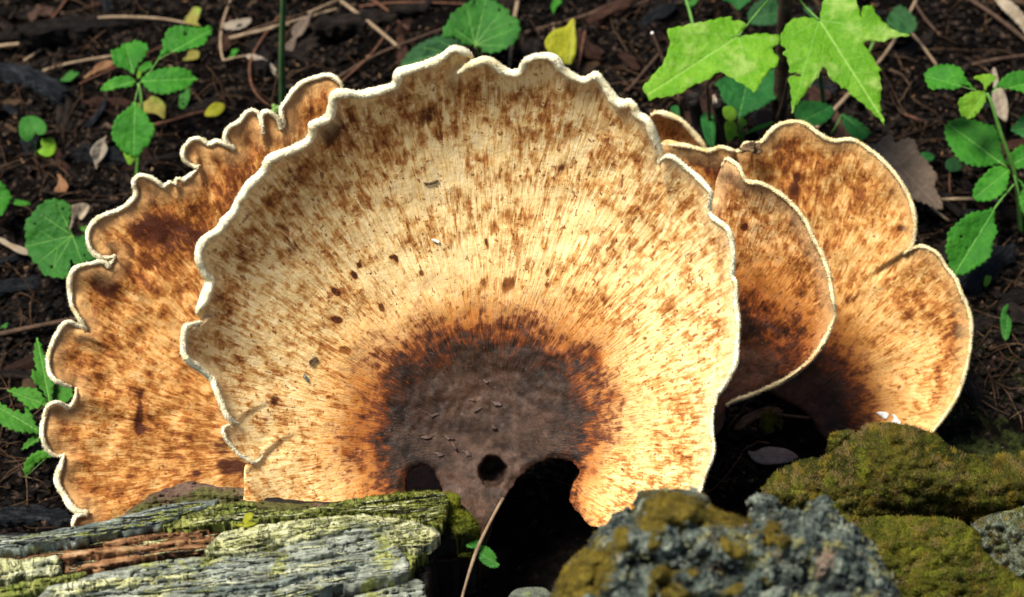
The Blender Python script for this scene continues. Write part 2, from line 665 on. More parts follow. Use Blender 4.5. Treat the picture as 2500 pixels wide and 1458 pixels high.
MT = {}
MT['cap_main'] = mat_cap('cap_skin_main', (0.033, 0.0200, 0.0140), -0.012)
MT['cap_left'] = mat_cap('cap_skin_left', (0.06, 0.03, 0.02), 0.085, (0.66, 0.37, 0.125))
MT['cap_mid'] = mat_cap('cap_skin_mid', (0.035, 0.012, 0.006), 0.065, (0.72, 0.45, 0.19))
MT['cap_right'] = mat_cap('cap_skin_right', (0.035, 0.012, 0.006), 0.06, (0.68, 0.405, 0.14))
MT['rim'] = mat_rim('rim_felt', (0.92, 0.82, 0.54))
MT['rim_tan'] = mat_rim('rim_felt_tan', (0.86, 0.70, 0.39))
MT['stem'] = mat_simple('fungus_stem', [(0.3, (0.012, 0.008, 0.006)), (0.7, (0.05, 0.03, 0.022))], 70, 0.7, 0.003)

# ------------------------------------------------------------------ ground
def axis_coords(lo, hi, step, far):
    a = list(np.arange(lo, hi, step))
    s, x = step, hi
    while x < far:
        a.append(x)
        s *= 1.35
        x += s
    s, x = step, lo - step
    while x > -far:
        a.insert(0, x)
        s *= 1.35
        x -= s
    return np.array(a)


def ground_relief(x, y):
    q = np.stack([x, y], 1)
    z = 0.010 * n2(q, 0.09, seed=1, octv=2) + 0.007 * n2(q, 0.022, seed=2, octv=3) + 0.003 * np.abs(n2(q, 0.008, seed=3, octv=2))
    return z * np.exp(-np.clip(np.hypot(x, y) - 3, 0, None) * 0.2)


M = Mat('soil', 0.95, 0.04)
p = M.pos()
c = M.ramp(M.noise(p, 95, 5, 0.7), [(0.30, (0.0006, 0.0005, 0.0004)), (0.5, (0.0022, 0.0016, 0.0012)), (0.64, (0.008, 0.005, 0.0034)), (0.78, (0.03, 0.018, 0.011))])
c = M.mix(M.rng_(M.noise(p, 9, 3, 0.6), 0.55, 0.72, 0, 0.5), c, (0.006, 0.003, 0.0017))
sep = M.n('ShaderNodeSeparateXYZ')
M.put(sep.inputs[0], p)
mm = M.math('MULTIPLY', M.rng_(sep.outputs[0], 0.26, 0.36), M.rng_(sep.outputs[1], 0.30, 0.05))
mm = M.math('MULTIPLY', mm, M.rng_(M.noise(p, 38, 5, 0.7), 0.42, 0.56))
c = M.mix(mm, c, M.ramp(M.noise(p, 260, 3), [(0.3, (0.008, 0.010, 0.003)), (0.7, (0.045, 0.055, 0.014))]))
h = M.math('ADD', M.noise(p, 160, 5, 0.75), M.math('MULTIPLY', M.noise(p, 620, 3, 0.6), 0.4))
MT['soil'] = M.done(c, M.bump(h, 0.006, 1.0))

gx = axis_coords(-0.78, 0.78, 0.0042, 60)
gy = axis_coords(-0.34, 1.02, 0.0042, 60)
X, Y = np.meshgrid(gx, gy)
xf, yf = X.ravel(), Y.ravel()
Z = G(xf, yf) + ground_relief(xf, yf)
nx, ny = len(gx), len(gy)
idx = np.arange(nx * ny).reshape(ny, nx)
F = np.stack([idx[:-1, :-1].ravel(), idx[:-1, 1:].ravel(), idx[1:, 1:].ravel(), idx[1:, :-1].ravel()], 1)
tag(mesh_obj('ground', np.stack([xf, yf, Z], 1), F, MT['soil'], loc=(0, 0, 0)), kind='structure')


def on_ground(px, py, lift=0.0):
    p, d = gnd(px, py)
    p = p.copy()
    p[2] = G(p[0], p[1]) + ground_relief(np.array([p[0]]), np.array([p[1]]))[0] + lift
    return p


# ------------------------------------------------------------------ fungi
class Polar:
    """polar coordinates of a cap in photo pixels: hub, smooth margin radius, margin waves"""

    def __init__(self, hub, rim, fill, sig=14):
        self.hub = np.array(hub, float)
        d = smooth_line(rim, 3) - self.hub
        th = np.degrees(np.arctan2(d[:, 1], d[:, 0])) % 360
        r = np.hypot(d[:, 0], d[:, 1])
        R = np.full(360, np.nan)
        for b in range(360):
            m = (th >= b) & (th < b + 1)
            if m.any(): R[b] = r[m].max()
        for a, v in fill:
            if np.isnan(R[a % 360]): R[a % 360] = v
        k = np.where(~np.isnan(R))[0]
        R = np.interp(np.arange(360), np.concatenate([k - 360, k, k + 360]), np.tile(R[k], 3))
        self.raw = R
        ker = np.exp(-0.5 * (np.arange(-40, 41) / sig) ** 2)
        ker /= ker.sum()
        self.R = np.convolve(np.tile(R, 3), ker, 'same')[360:720]
        k2 = np.exp(-0.5 * (np.arange(-10, 11) / 1.6) ** 2)
        k2 /= k2.sum()
        self.raw = np.convolve(np.tile(R, 3), k2, 'same')[360:720]

    def __call__(self, q):
        d = q - self.hub
        th = np.degrees(np.arctan2(d[:, 1], d[:, 0])) % 360
        r = np.hypot(d[:, 0], d[:, 1])
        per = lambda a: np.interp(th, np.arange(-1, 361), np.concatenate([a[-1:], a, a[:1]]))
        R = per(self.R)
        return np.radians(th), r, r / R, (R - per(self.raw)) / R


def blob(q, blobs):
    """stains, some with painted shade: (x, y, rx, ry, angle, strength)"""
    v = np.zeros(len(q))
    for x, y, rx, ry, a, s in blobs:
        a = math.radians(a)
        dx, dy = q[:, 0] - x, q[:, 1] - y
        u = (dx * math.cos(a) + dy * math.sin(a)) / rx
        w = (-dx * math.sin(a) + dy * math.cos(a)) / ry
        v += s * np.exp(-(u * u + w * w))
    return v


def crease(q, line, jump, reach):
    """a fold: the surface on the right of the line (walking along it) stands jump higher at the line and fades with reach"""
    ln = smooth_line(line, 3)
    out = np.zeros(len(q))
    m = dist_line(q, ln) < reach
    qq = q[m]
    d = qq[:, None, :] - ln[None]
    k = (d ** 2).sum(2).argmin(1)
    tan = np.gradient(ln, axis=0)
    s = tan[k, 0] * d[np.arange(len(qq)), k, 1] - tan[k, 1] * d[np.arange(len(qq)), k, 0]
    dist = np.sqrt((d ** 2).sum(2).min(1))
    fade = (1 - dist / reach) ** 2 * np.clip((len(ln) - 1 - k) / (0.6 * len(ln)), 0, 1)
    out[m] = np.where(s > 0, 1, -1) * 0.5 * jump * fade * np.clip(dist / 4, 0, 1)
    return out


def margin(line, rpx, hoff, fr, hfun, parent, mat, seed, fuzz=6.0, taper=True, flip=1):
    """felty rolled edge: a lumpy tube along the margin, with short fibres"""
    ln = smooth_line(line, 3.2)
    tan = np.gradient(ln, axis=0)
    tan /= np.linalg.norm(tan, axis=1)[:, None] + 1e-9
    k = np.exp(-0.5 * (np.arange(-4, 5) / 2) ** 2)
    k /= k.sum()
    nx_ = np.stack([-tan[:, 1], tan[:, 0]], 1) * flip
    pad = np.pad(nx_, ((4, 4), (0, 0)), 'edge')
    nx_ = np.stack([np.convolve(pad[:, i], k, 'valid') for i in (0, 1)], 1)
    n = len(ln)
    s = np.arange(n)
    rad = rpx * (1 + 0.5 * pnoise(np.stack([s / 14.0, np.full(n, seed), np.full(n, 0.3)], 1)) + 0.2 * pnoise(np.stack([s / 5.0, np.full(n, seed), np.full(n, 4.3)], 1)))
    if taper:
        e = np.minimum(s, n - 1 - s) / 18.0
        rad *= np.clip(0.3 + e, 0.3, 1)
    c2 = ln + nx_ * rad[:, None] * 0.85
    P3 = fr.pos(c2, hfun(c2, np.full(n, rpx)) + hoff)
    dep = (P3 - CAM) @ FW
    R3 = rad * KP * dep
    V, F = tube(P3, R3, 9, 0.30, seed)
    o = mesh_obj('rim', V, F, mat, parent)
    # fibres
    m = int(n * 16)
    i = rng.integers(0, n, m)
    ang = rng.random(m) * 2 * math.pi
    t3 = np.gradient(P3, axis=0)
    t3 /= np.linalg.norm(t3, axis=1)[:, None]
    a = np.cross(t3, FW[None])
    a /= np.linalg.norm(a, axis=1)[:, None]
    b = np.cross(t3, a)
    d = np.cos(ang)[:, None] * a[i] + np.sin(ang)[:, None] * b[i]
    base = P3[i] + t3[i] * rng.uniform(-0.5, 0.5, (m, 1)) * KP * 5 + d * (R3[i] * 0.85)[:, None]
    dv = d + rng.normal(size=(m, 3)) * 0.35 + np.array([0, 0, -0.1])
    L = fuzz * KP * dep[i] * rng.uniform(0.4, 1.2, m)
    V, F = spikes(base, dv, L, 1.1 * KP * dep[i])
    f = mesh_obj('fuzz', V, F, mat, o)
    f['kind'] = 'stuff'
    return o


def fungus(label, frame, pol, outline, rims, hfun, mat, step, attrs, thick, holes=(), rimmat='rim', name='bracket_fungus'):
    root = empty(name, [frame.O[0], frame.O[1], G(frame.O[0], frame.O[1])], label, 'mushroom')
    wide = max(r_[1] for r_ in rims)
    hcap = lambda q, de: hfun(q, de) - 0.00030 * wide * np.clip(1 - de / (1.5 * wide), 0, 1)
    cap, info = sheet('cap', outline, frame, MT[mat], root, step, hcap, thick, holes, attrs, back=frame.n)
    for i, (line, rpx, hoff, fz) in enumerate(rims):
        margin(line, rpx, hoff, frame, hfun, root, MT[rimmat], 3.1 * i + len(label), fz)
    return root, cap, info


def cap_attrs(pol, corefun, blobs, edge):
    def A_pol(q, de):
        th, r, s, dv = pol(q)
        return np.stack([np.cos(th), np.sin(th), s], 1)
    eline = smooth_line(edge, 4)
    return dict(pol=A_pol, s=lambda q, de: pol(q)[2], core=corefun, stain_shade=lambda q, de: blob(q, blobs),
                rimd=lambda q, de: np.clip(dist_line(q, eline) / 60.0, 0, 3))


# ---- the big cap in the middle
m_rim_a = [(641, 1115), (622, 1132), (592, 1119), (570, 1100), (551, 1077), (542, 1058), (545, 1043), (560, 1037)]
m_rim_b = [(579, 1035), (570, 1034), (551, 1021), (537, 994), (522, 956), (511, 928), (487, 908), (460, 889), (445, 872), (441, 850), (443, 812), (449, 795),
           (464, 789), (490, 784)]
m_rim_c = [(480, 768), (479, 755), (487, 733), (494, 710), (503, 686), (494, 673), (485, 654), (477, 635), (478, 608), (487, 586), (505, 571), (528, 556),
           (539, 537), (562, 514), (573, 491), (587, 469), (602, 445), (636, 414), (647, 389), (665, 374), (694, 364), (719, 353), (748, 337), (755, 317),
           (755, 302), (769, 293), (794, 281), (803, 252), (805, 234), (820, 220), (845, 218), (874, 223), (906, 216), (946, 207), (960, 200), (962, 180),
           (974, 167), (1007, 158), (1039, 149), (1075, 133), (1100, 115), (1115, 112), (1136, 119), (1151, 131), (1155, 144)]
m_rim_d = [(1117, 176), (1140, 155), (1172, 140), (1190, 139), (1208, 146), (1226, 160), (1244, 169), (1263, 170), (1273, 155), (1280, 144), (1302, 133),
           (1331, 130), (1352, 133), (1367, 144), (1378, 162), (1396, 176), (1417, 187), (1432, 187), (1450, 176), (1464, 180), (1478, 198), (1500, 226),
           (1516, 243), (1537, 243), (1553, 255), (1562, 274), (1578, 282), (1593, 300), (1603, 325), (1613, 354), (1619, 379), (1612, 400)]
m_rim_e = [(1612, 392), (1622, 381), (1632, 378), (1648, 381), (1677, 405), (1706, 428), (1726, 449), (1737, 465), (1739, 480), (1735, 506), (1740, 523),
           (1755, 535), (1776, 551), (1788, 572), (1795, 623), (1792, 670), (1801, 693), (1801, 734), (1806, 775), (1806, 810), (1804, 856), (1801, 885),
           (1789, 914), (1769, 949), (1754, 967), (1748, 988)]
m_rim_f = [(1748, 975), (1742, 1008), (1741, 1054), (1746, 1093), (1740, 1122), (1727, 1154), (1718, 1179), (1711, 1202), (1690, 1250), (1630, 1292)]
m_notch = [(1600, 1300), (1520, 1302), (1465, 1288), (1439, 1282), (1423, 1262), (1407, 1246), (1394, 1230), (1392, 1214), (1398, 1189), (1410, 1166),
           (1416, 1154), (1410, 1138), (1391, 1126), (1369, 1122), (1334, 1123), (1308, 1134), (1279, 1154), (1254, 1179), (1238, 1205), (1225, 1224),
           (1206, 1256), (1186, 1282), (1170, 1320), (1140, 1360), (1060, 1370), (980, 1330), (800, 1310), (640, 1290), (597, 1250), (596, 1194), (596, 1153), (601, 1134)]
def chewed(pts, amp, closed=False, seed=3.0):
    ln = smooth_line(pts, 7, closed)
    return [tuple(p) for p in ln + np.stack([n2(ln, 13, seed=seed, octv=2), n2(ln, 13, seed=seed + 4, octv=2)], 1) * amp]


m_notch = m_notch[:2] + chewed(m_notch[2:22], 7) + m_notch[22:]
main_outline = m_rim_a[1:] + m_rim_b[1:] + m_rim_c + [(1150, 152)] + m_rim_d[2:] + [(1618, 384)] + m_rim_e[2:] + m_rim_f[1:] + m_notch
hubM = (1195, 1075)
polM = Polar(hubM, m_rim_a + m_rim_b + m_rim_c + m_rim_d + m_rim_e + m_rim_f, [(50, 360), (70, 300), (90, 290), (110, 290), (130, 330), (150, 480), (165, 580)])
frM = Frame(1195, 1075, 1.53, (-0.02, -0.90, 0.42))


def h_main(q, de):
    th, r, s, dv = polM(q)
    s = np.minimum(s, 1.04)
    h = 0.085 * s ** 2 + 0.024 * s ** 7
    h = h + 0.16 * np.clip(dv, -0.08, 0.12) * s ** 6
    h = h + 0.008 * s ** 3 * pnoise(np.stack([np.cos(th) * 4, np.sin(th) * 4, s * 1.5], 1))
    h = h + 0.0018 * n2(q, 80, seed=4, octv=2) * np.clip(r / 250, 0.2, 1)
    # lumpy disc
    h = h + 0.0035 * n2(q, 38, seed=5, octv=3) * np.clip(1.2 - r / 330, 0, 1)
    # pit bored in the disc
    dp = np.hypot(q[:, 0] - 1202, (q[:, 1] - 1150) * 0.98)
    h = h - 0.030 * sstep(36, 28, dp + 8 * n2(q, 16, seed=9, octv=2)) - 0.010 * sstep(30, 8, np.hypot(q[:, 0] - 1200, q[:, 1] - 1135))
    h = h + 0.0016 * np.exp(-((dp - 42) / 9) ** 2)
    # folds
    h = h + crease(q, [(622, 1134), (641, 1115), (658, 1097), (690, 1074), (730, 1055)], -0.006, 70)
    h = h + crease(q, [(579, 1035), (590, 1020), (604, 1008), (640, 992), (690, 975)], -0.0035, 60)
    h = h + crease(q, [(1156, 144), (1140, 158), (1117, 178), (1112, 215), (1115, 250)], -0.014, 60)
    h = h + crease(q, [(1618, 382), (1613, 402), (1620, 450), (1630, 520)], -0.013, 90)
    h = h + crease(q, [(492, 786), (505, 775), (530, 770), (570, 775)], 0.008, 50)
    return h


def core_main(q, de):
    th, r, s, dv = polM(q)
    a = [0, 12, 30, 90, 120, 148, 168, 180, 197, 215, 233, 250, 265, 280, 300, 315, 330, 345, 360]
    R = [238, 208, 190, 420, 320, 245, 262, 266, 264, 264, 256, 248, 245, 248, 252, 258, 258, 252, 238]
    return r / np.interp(np.degrees(th) % 360, a, R)


st_main = [(1040, 285, 30, 45, 70, 1.0), (1075, 330, 20, 25, 0, 0.7), (800, 325, 45, 45, -40, 1.1), (720, 420, 45, 45, 0, 0.75), (860, 300, 60, 40, 0, 0.5), (960, 240, 60, 25, -15, 0.5),  # broad blobs along the top also hold shade under the curled rim
           (1110, 230, 70, 30, 0, 0.5), (1320, 250, 50, 30, 20, 0.5), (712, 600, 22, 32, 0, 0.9), (1370, 410, 12, 12, 0, 1.2), (1355, 435, 14, 12, 0, 0.9), (590, 620, 40, 25, 0, 0.7),
           (1240, 695, 22, 16, -60, 1.7), (1180, 690, 14, 20, 0, 1.1), (820, 713, 13, 8, 40, 2.0), (823, 780, 15, 8, 15, 2.2), (842, 855, 15, 8, 15, 2.2), (932, 752, 8, 14, -15, 1.6),
           (968, 630, 7, 12, -20, 1.4), (955, 628, 6, 6, 0, 1.4), (877, 648, 8, 10, -20, 1.5), (866, 672, 8, 14, -40, 1.7), (1030, 666, 8, 13, -25, 1.5), (1187, 590, 5, 12, 0, 1.4),
           (1336, 664, 6, 12, 20, 1.5), (1335, 695, 6, 9, 20, 1.4), (1400, 710, 7, 14, 20, 1.2), (1450, 870, 16, 18, 0, 1.6), (1460, 890, 10, 14, 0, 1.6), (1445, 1075, 10, 13, 0, 1.7),
           (1408, 1060, 12, 9, 0, 1.6), (1448, 1150, 8, 9, 0, 1.6), (1500, 965, 28, 16, -10, 0.9), (845, 1105, 13, 11, 0, 1.5), (800, 970, 7, 6, 0, 1.3), (670, 975, 16, 22, 30, 1.0), (778, 1140, 11, 7, 0, 1.2),
           (885, 1150, 8, 8, 0, 1.3), (840, 1010, 50, 40, 0, 0.3), (875, 1060, 40, 40, 0, 0.55), (860, 920, 40, 60, 0, 0.4), (760, 500, 30, 22, 0, 0.5), (640, 800, 40, 20, 0, 0.4), (530, 690, 20, 40, 0, 0.6),
           (1500, 800, 40, 30, 0, 0.4), (1460, 760, 30, 40, 20, 0.4), (680, 480, 25, 40, 40, 0.6), (1430, 300, 60, 40, 30, 0.35), (1600, 560, 60, 120, 0, 0.12), (1500, 380, 50, 50, 0, 0.3)]
edge_main = m_rim_b + m_rim_c + m_rim_d + m_rim_e + m_rim_f
hole_main = [[(1000, 1152), (1012, 1140), (1031, 1137), (1050, 1142), (1067, 1162), (1074, 1186), (1077, 1205), (1070, 1232), (1030, 1240), (994, 1222), (988, 1190), (993, 1171)]]
hole_main = [chewed(hole_main[0], 8, True, 6.0)]
fm, capM, infM = fungus('largest cream fungus cap with a dark brown centre and two holes', frM, polM, main_outline,
                        [(m_rim_a, 4, 0.0, 5), (m_rim_b, 8, 0.001, 5.5), (m_rim_c, 11, 0.0, 5.5), (m_rim_d, 10.5, 0.001, 5.5), (m_rim_e, 6, -0.001, 5.5), (m_rim_f, 3.5, -0.002, 5.5)],
                        h_main, 'cap_main', 5.5, cap_attrs(polM, core_main, st_main, edge_main),
                        lambda q, de: 0.006 + 0.016 * np.clip(1 - polM(q)[2], 0, 1), hole_main)

# stem of the big cap, down into ground, widened to darken the hole
def stem_tube(p0, p1, r0, r1, seed, parent, name='stem'):
    t = np.linspace(0, 1, 16)[:, None]
    P = np.asarray(p0)[None] * (1 - t) + np.asarray(p1)[None] * t
    V, F = tube(P, r0 + (r1 - r0) * t[:, 0], 20, 0.35, seed)
    return mesh_obj(name, V, F, MT['stem'], parent)


pM = frM.pos(np.array([(1085.0, 1195.0)]), np.array([-0.062]))[0]
stem_tube(pM, [pM[0] - 0.01, pM[1] + 0.03, -0.07], 0.046, 0.048, 1.0, fm)
# torn flakes of skin on the dark disc
for (x, y, a, L, w) in [(1062, 1012, -20, 30, 9), (1168, 998, -25, 20, 8), (1205, 1042, 30, 30, 10), (1212, 985, 20, 22, 12), (1138, 1104, 40, 24, 13), (1045, 1066, -10, 26, 8), (1108, 1085, 60, 26, 9), (1072, 1108, 15, 30, 9), (1150, 975, 0, 16, 6), (1185, 930, 30, 14, 7), (1095, 1068, 10, 34, 9)]:
    ca, sa = math.cos(math.radians(a)), math.sin(math.radians(a))
    ol = []
    for k in range(12):
        u = k / 12 * 2 * math.pi
        rr = 1 + 0.5 * random.uniform(-1, 1)
        X0, Y0 = L * 0.5 * math.cos(u) * rr, w * 0.5 * math.sin(u) * rr
        ol.append((x + X0 * ca - Y0 * sa, y + X0 * sa + Y0 * ca))
    def hf(q, de, x=x, y=y):
        return h_main(q, de) - 0.0002 + 0.0022 * np.clip((q[:, 1] - y + 5) / 10, 0, 1)
    M0 = MT.setdefault('flake', mat_simple('skin_flake', [(0.3, (0.03, 0.018, 0.014)), (0.7, (0.10, 0.065, 0.052))], 160, 0.6, 0.001))
    sheet('skin_flake', ol, frM, M0, fm, 4, hf, 0.0010)

# ---- frilled cap on the left, behind the big one
e_rim = [[(833, 222), (831, 212), (826, 203), (803, 189), (778, 193), (748, 203), (722, 223), (703, 248), (692, 265), (692, 282), (697, 303), (686, 316), (680, 308), (673, 291), (658, 280), (647, 278), (643, 290), (645, 325)],
         [(641, 318), (635, 303), (630, 285), (622, 274), (607, 276), (586, 301), (561, 316), (554, 333), (561, 350), (571, 358), (569, 366), (548, 357), (531, 350), (510, 357), (488, 344), (471, 344), (454, 363), (452, 384), (467, 399), (480, 405), (487, 404)],
         [(487, 406), (476, 422), (454, 442), (444, 445), (437, 439), (430, 441), (433, 454)],
         [(433, 452), (416, 448), (399, 459), (378, 444), (356, 434), (339, 435), (331, 450), (337, 469), (331, 486), (314, 503), (284, 520), (250, 533), (229, 550), (218, 571), (220, 597), (237, 618), (259, 627), (281, 623)],
         [(281, 626), (278, 635), (265, 655), (250, 644), (220, 648), (191, 656), (178, 673), (176, 707), (180, 746), (195, 771), (208, 793), (209, 808), (189, 799), (166, 791), (147, 812), (128, 850), (121, 884), (128, 914), (151, 933), (174, 944)],
         [(188, 948), (187, 970), (180, 988), (166, 999), (138, 986), (119, 997), (112, 1018), (107, 1059), (117, 1090), (135, 1109), (152, 1112)],
         [(158, 1111), (153, 1142), (146, 1174), (161, 1205), (187, 1239), (214, 1250), (211, 1259), (187, 1267), (180, 1288)]]
e_all = sum(e_rim, [])
hubE = (830, 1110)
polE = Polar(hubE, e_all, [(10, 700), (60, 500), (90, 450), (130, 500), (300, 1000), (330, 900)], 10)
frE = Frame(520, 800, 1.580, (0.16, -0.84, 0.50))


def h_left(q, de):
    th, r, s, dv = polE(q)
    s = np.minimum(s, 1.04)
    h = -0.030 + 0.040 * s ** 2 + 0.006 * s ** 8
    h = h + 0.18 * np.clip(dv, -0.10, 0.14) * s ** 5
    h = h + 0.010 * s ** 3 * pnoise(np.stack([np.cos(th) * 7, np.sin(th) * 7, s * 1.2], 1))
    h = h + 0.003 * n2(q, 60, seed=14, octv=2)
    h = h + crease(q, [(282, 626), (300, 650), (330, 690), (360, 720)], 0.012, 60)
    h = h + crease(q, [(487, 406), (500, 450), (515, 490)], 0.010, 45)
    h = h + crease(q, [(645, 310), (650, 350), (660, 390)], 0.009, 40)
    h = h + crease(q, [(433, 452), (440, 480), (446, 495)], 0.009, 30)
    h = h + crease(q, [(209, 809), (235, 825), (270, 845)], 0.008, 45)
    h = h + crease(q, [(180, 948), (215, 960), (260, 975)], 0.007, 45)
    h = h + crease(q, [(156, 1111), (190, 1120), (230, 1125)], 0.007, 45)
    return h


st_left = [(255, 695, 45, 40, 30, 1.3), (400, 560, 60, 40, 30, 1.0), (340, 560, 40, 40, 0, 0.7), (480, 580, 60, 30, 35, 0.8), (430, 620, 60, 30, 35, 0.5), (340, 1015, 10, 40, 5, 1.5), (345, 1050, 16, 14, 0, 1.0), (570, 1140, 50, 22, 0, 1.6), (480, 1155, 14, 12, 0, 1.4),
           (540, 1090, 50, 25, 0, 0.9), (340, 805, 22, 14, 30, 1.0), (370, 475, 20, 30, 0, 0.9), (590, 400, 40, 40, 30, 0.5), (545, 470, 40, 40, 0, 0.6), (160, 1010, 30, 25, 0, 0.8), (340, 960, 14, 14, 0, 1.0), (470, 500, 50, 30, 40, 0.6), (210, 830, 22, 14, 0, 0.7),
           (760, 260, 22, 40, -20, 0.6), (720, 290, 25, 30, 0, 0.4), (440, 1060, 70, 22, 10, 0.5), (330, 450, 12, 14, 0, 0.8), (270, 600, 14, 10, 0, 1.2)]
left_outline = [p for p in e_all if p not in ((645, 325), (641, 318), (433, 454))] + [(178, 1340), (450, 1370), (760, 1330), (1050, 1230), (1100, 800), (1000, 330)]
root, capE, infE = fungus('frilly tan fungus cap with a ruffled edge beside the thin leaning twig', frE, polE, left_outline,
                          [(l, 5.4 if i != 6 else 8, 0.0, 5) for i, l in enumerate(e_rim)], h_left, 'cap_left', 6.5,
                          cap_attrs(polE, lambda q, de: 2.2 + 0 * q[:, 0], st_left, e_all), 0.006, rimmat='rim')
pE = frE.pos(np.array([(700.0, 1200.0)]), np.array([-0.08]))[0]
stem_tube(pE, [pE[0] + 0.02, pE[1] + 0.05, -0.06], 0.03, 0.03, 2.0, root)

# ---- middle right cap
b_rim = [(1737, 490), (1748, 442), (1763, 404), (1771, 387), (1784, 388), (1806, 404), (1824, 437), (1859, 445), (1906, 469), (1941, 501), (1970, 536), (1987, 576), (2010, 617), (2028, 670), (2038, 734), (2040, 769), (2025, 815), (1993, 868), (1958, 903), (1911, 935), (1865, 955), (1830, 970)]
hubB = (1700, 985)
polB = Polar(hubB, b_rim, [(30, 250), (60, 200), (120, 250), (180, 300), (240, 500)], 16)
frB = Frame(1850, 750, 1.585, (-0.16, -0.92, 0.36))


def h_mid(q, de):
    th, r, s, dv = polB(q)
    s = np.minimum(s, 1.04)
    h = -0.02 + 0.045 * s ** 2 + 0.012 * s ** 8 + 0.14 * np.clip(dv, -0.1, 0.12) * s ** 5
    h = h + 0.003 * n2(q, 60, seed=24, octv=2)
    h = h - 0.022 * sstep(1790, 1735, q[:, 0]) * sstep(600, 420, q[:, 1])
    return h


st_mid = [(1818, 555, 10, 9, 0, 2.0), (1943, 545, 8, 8, 0, 1.8), (1970, 618, 8, 6, 0, 1.5), (1853, 696, 9, 12, 0, 1.5), (1880, 750, 26, 18, 0, 1.1), (1955, 712, 18, 12, 0, 1.0), (1978, 765, 9, 8, 0, 1.5), (1820, 450, 28, 20, 30, 1.0), (1780, 430, 16, 30, 0, 0.8), (1850, 870, 60, 40, -30, 0.9), (1830, 930, 60, 30, 0, 1.0), (1890, 920, 30, 14, -30, 0.6), (1810, 770, 30, 70, 0, 0.7), (1860, 640, 40, 30, 0, 0.4)]  # lower left blobs: brown stain plus painted shade of the big cap
root, capB, infB = fungus('rounded fungus cap half tucked behind the right edge of the largest cap', frB, polB,
                          b_rim + [(1783, 984), (1760, 1020), (1700, 1080), (1640, 1060), (1600, 800), (1640, 560), (1690, 480)],
                          [(b_rim[2:16], 5, -0.001, 5.5), (b_rim[15:] + [(1800, 979), (1775, 990)], 4.2, -0.001, 6)], h_mid, 'cap_mid', 6.5,
                          cap_attrs(polB, lambda q, de: polB(q)[1] / 250, st_mid, b_rim), 0.006, rimmat='rim_tan')  # wide dark core takes in some painted shade
pB = frB.pos(np.array([(1710.0, 1010.0)]), np.array([-0.06]))[0]
stem_tube(pB, [pB[0] - 0.02, pB[1] + 0.04, -0.04], 0.022, 0.026, 3.0, root)

# ---- right cap
c_rim_a = [(1612, 352), (1667, 350), (1707, 361), (1731, 364), (1760, 356), (1789, 364), (1806, 366), (1818, 347), (1853, 346), (1876, 320), (1900, 302), (1935, 294), (1970, 300), (1996, 320), (2034, 340), (2075, 337), (2104, 349), (2145, 378), (2180, 413), (2209, 454), (2229, 495), (2238, 536), (2235, 582), (2226, 606), (2207, 621)]
c_rim_b = [(2222, 610), (2236, 602), (2255, 599), (2290, 617), (2314, 652), (2337, 681), (2351, 716), (2366, 751), (2375, 792), (2369, 862), (2357, 920), (2337, 973), (2308, 1019), (2276, 1057)]
hubC = (1890, 1015)
polC = Polar(hubC, c_rim_a + c_rim_b, [(20, 400), (60, 190), (90, 130), (150, 200), (180, 300), (200, 500)], 16)
frC = Frame(2080, 750, 1.66, (-0.12, -0.92, 0.38))


def h_right(q, de):
    th, r, s, dv = polC(q)
    s = np.minimum(s, 1.04)
    h = -0.02 + 0.040 * s ** 2 + 0.008 * s ** 8 + 0.15 * np.clip(dv, -0.1, 0.12) * s ** 5
    h = h + 0.003 * n2(q, 70, seed=34, octv=2)
    h = h + crease(q, [(2207, 620), (2185, 632), (2150, 655), (2100, 690)], 0.007, 70)
    h = h + crease(q, [(1790, 364), (1785, 400), (1775, 440)], 0.010, 50)
    return h


st_right = [(1940, 460, 12, 24, 10, 1.3), (1945, 430, 10, 12, 0, 1.1), (2130, 835, 14, 14, 0, 0.6), (2345, 810, 26, 22, 0, 1.4), (2335, 760, 25, 14, 0, 0.8), (2340, 870, 18, 20, 0, 0.8), (2205, 558, 18, 8, 15, 1.5), (1690, 380, 70, 22, 10, 1.3), (1740, 410, 30, 30, 0, 1.0), (2096, 978, 8, 9, 0, 1.6), (2080, 730, 40, 14, -30, 0.9),
            (2030, 930, 50, 60, 0, 0.8), (2220, 750, 30, 20, 0, 0.4), (2050, 800, 50, 50, 0, 0.4), (1990, 1030, 60, 40, 0, 0.8), (2270, 900, 40, 40, 0, 0.35)]  # blobs near the stem mix stain with the big cap's painted shadow
root, capC, infC = fungus('broad pale fungus cap standing between the mossy mound and the dead brown leaf', frC, polC,
                          c_rim_a[:-1] + [(2196, 626)] + c_rim_b[1:] + [(2280, 1130), (2150, 1160), (2062, 1150), (2050, 1108), (2034, 1100), (2017, 1079), (2000, 1059), (1988, 1034), (1971, 1013), (1934, 988), (1888, 963), (1800, 900), (1640, 640), (1590, 480)],
                          [(c_rim_a, 4.8, -0.001, 5), (c_rim_b, 4.2, -0.001, 5)], h_right, 'cap_right', 6.5,
                          cap_attrs(polC, lambda q, de: polC(q)[1] / 190, st_right, c_rim_a + c_rim_b), 0.006, rimmat='rim_tan')  # dark core also carries painted shade at the lower left
pC = frC.pos(np.array([(1990.0, 1050.0)]), np.array([-0.03]))[0]
stem_tube(pC, [pC[0] - 0.01, pC[1] + 0.05, -0.04], 0.018, 0.022, 4.0, root)

# ---- small piece behind
d_rim = [(1590, 279), (1606, 272), (1626, 273), (1661, 288), (1690, 314), (1716, 345), (1728, 372)]
hubD = (1600, 560)
polD = Polar(hubD, d_rim, [(0, 250), (90, 150), (180, 200), (240, 250)], 16)
frD = Frame(1650, 330, 1.72, (-0.05, -0.92, 0.38))


def h_small(q, de):
    th, r, s, dv = polD(q)
    return -0.02 + 0.03 * s ** 2 + 0.01 * s ** 8 + 0.002 * n2(q, 40, seed=44)


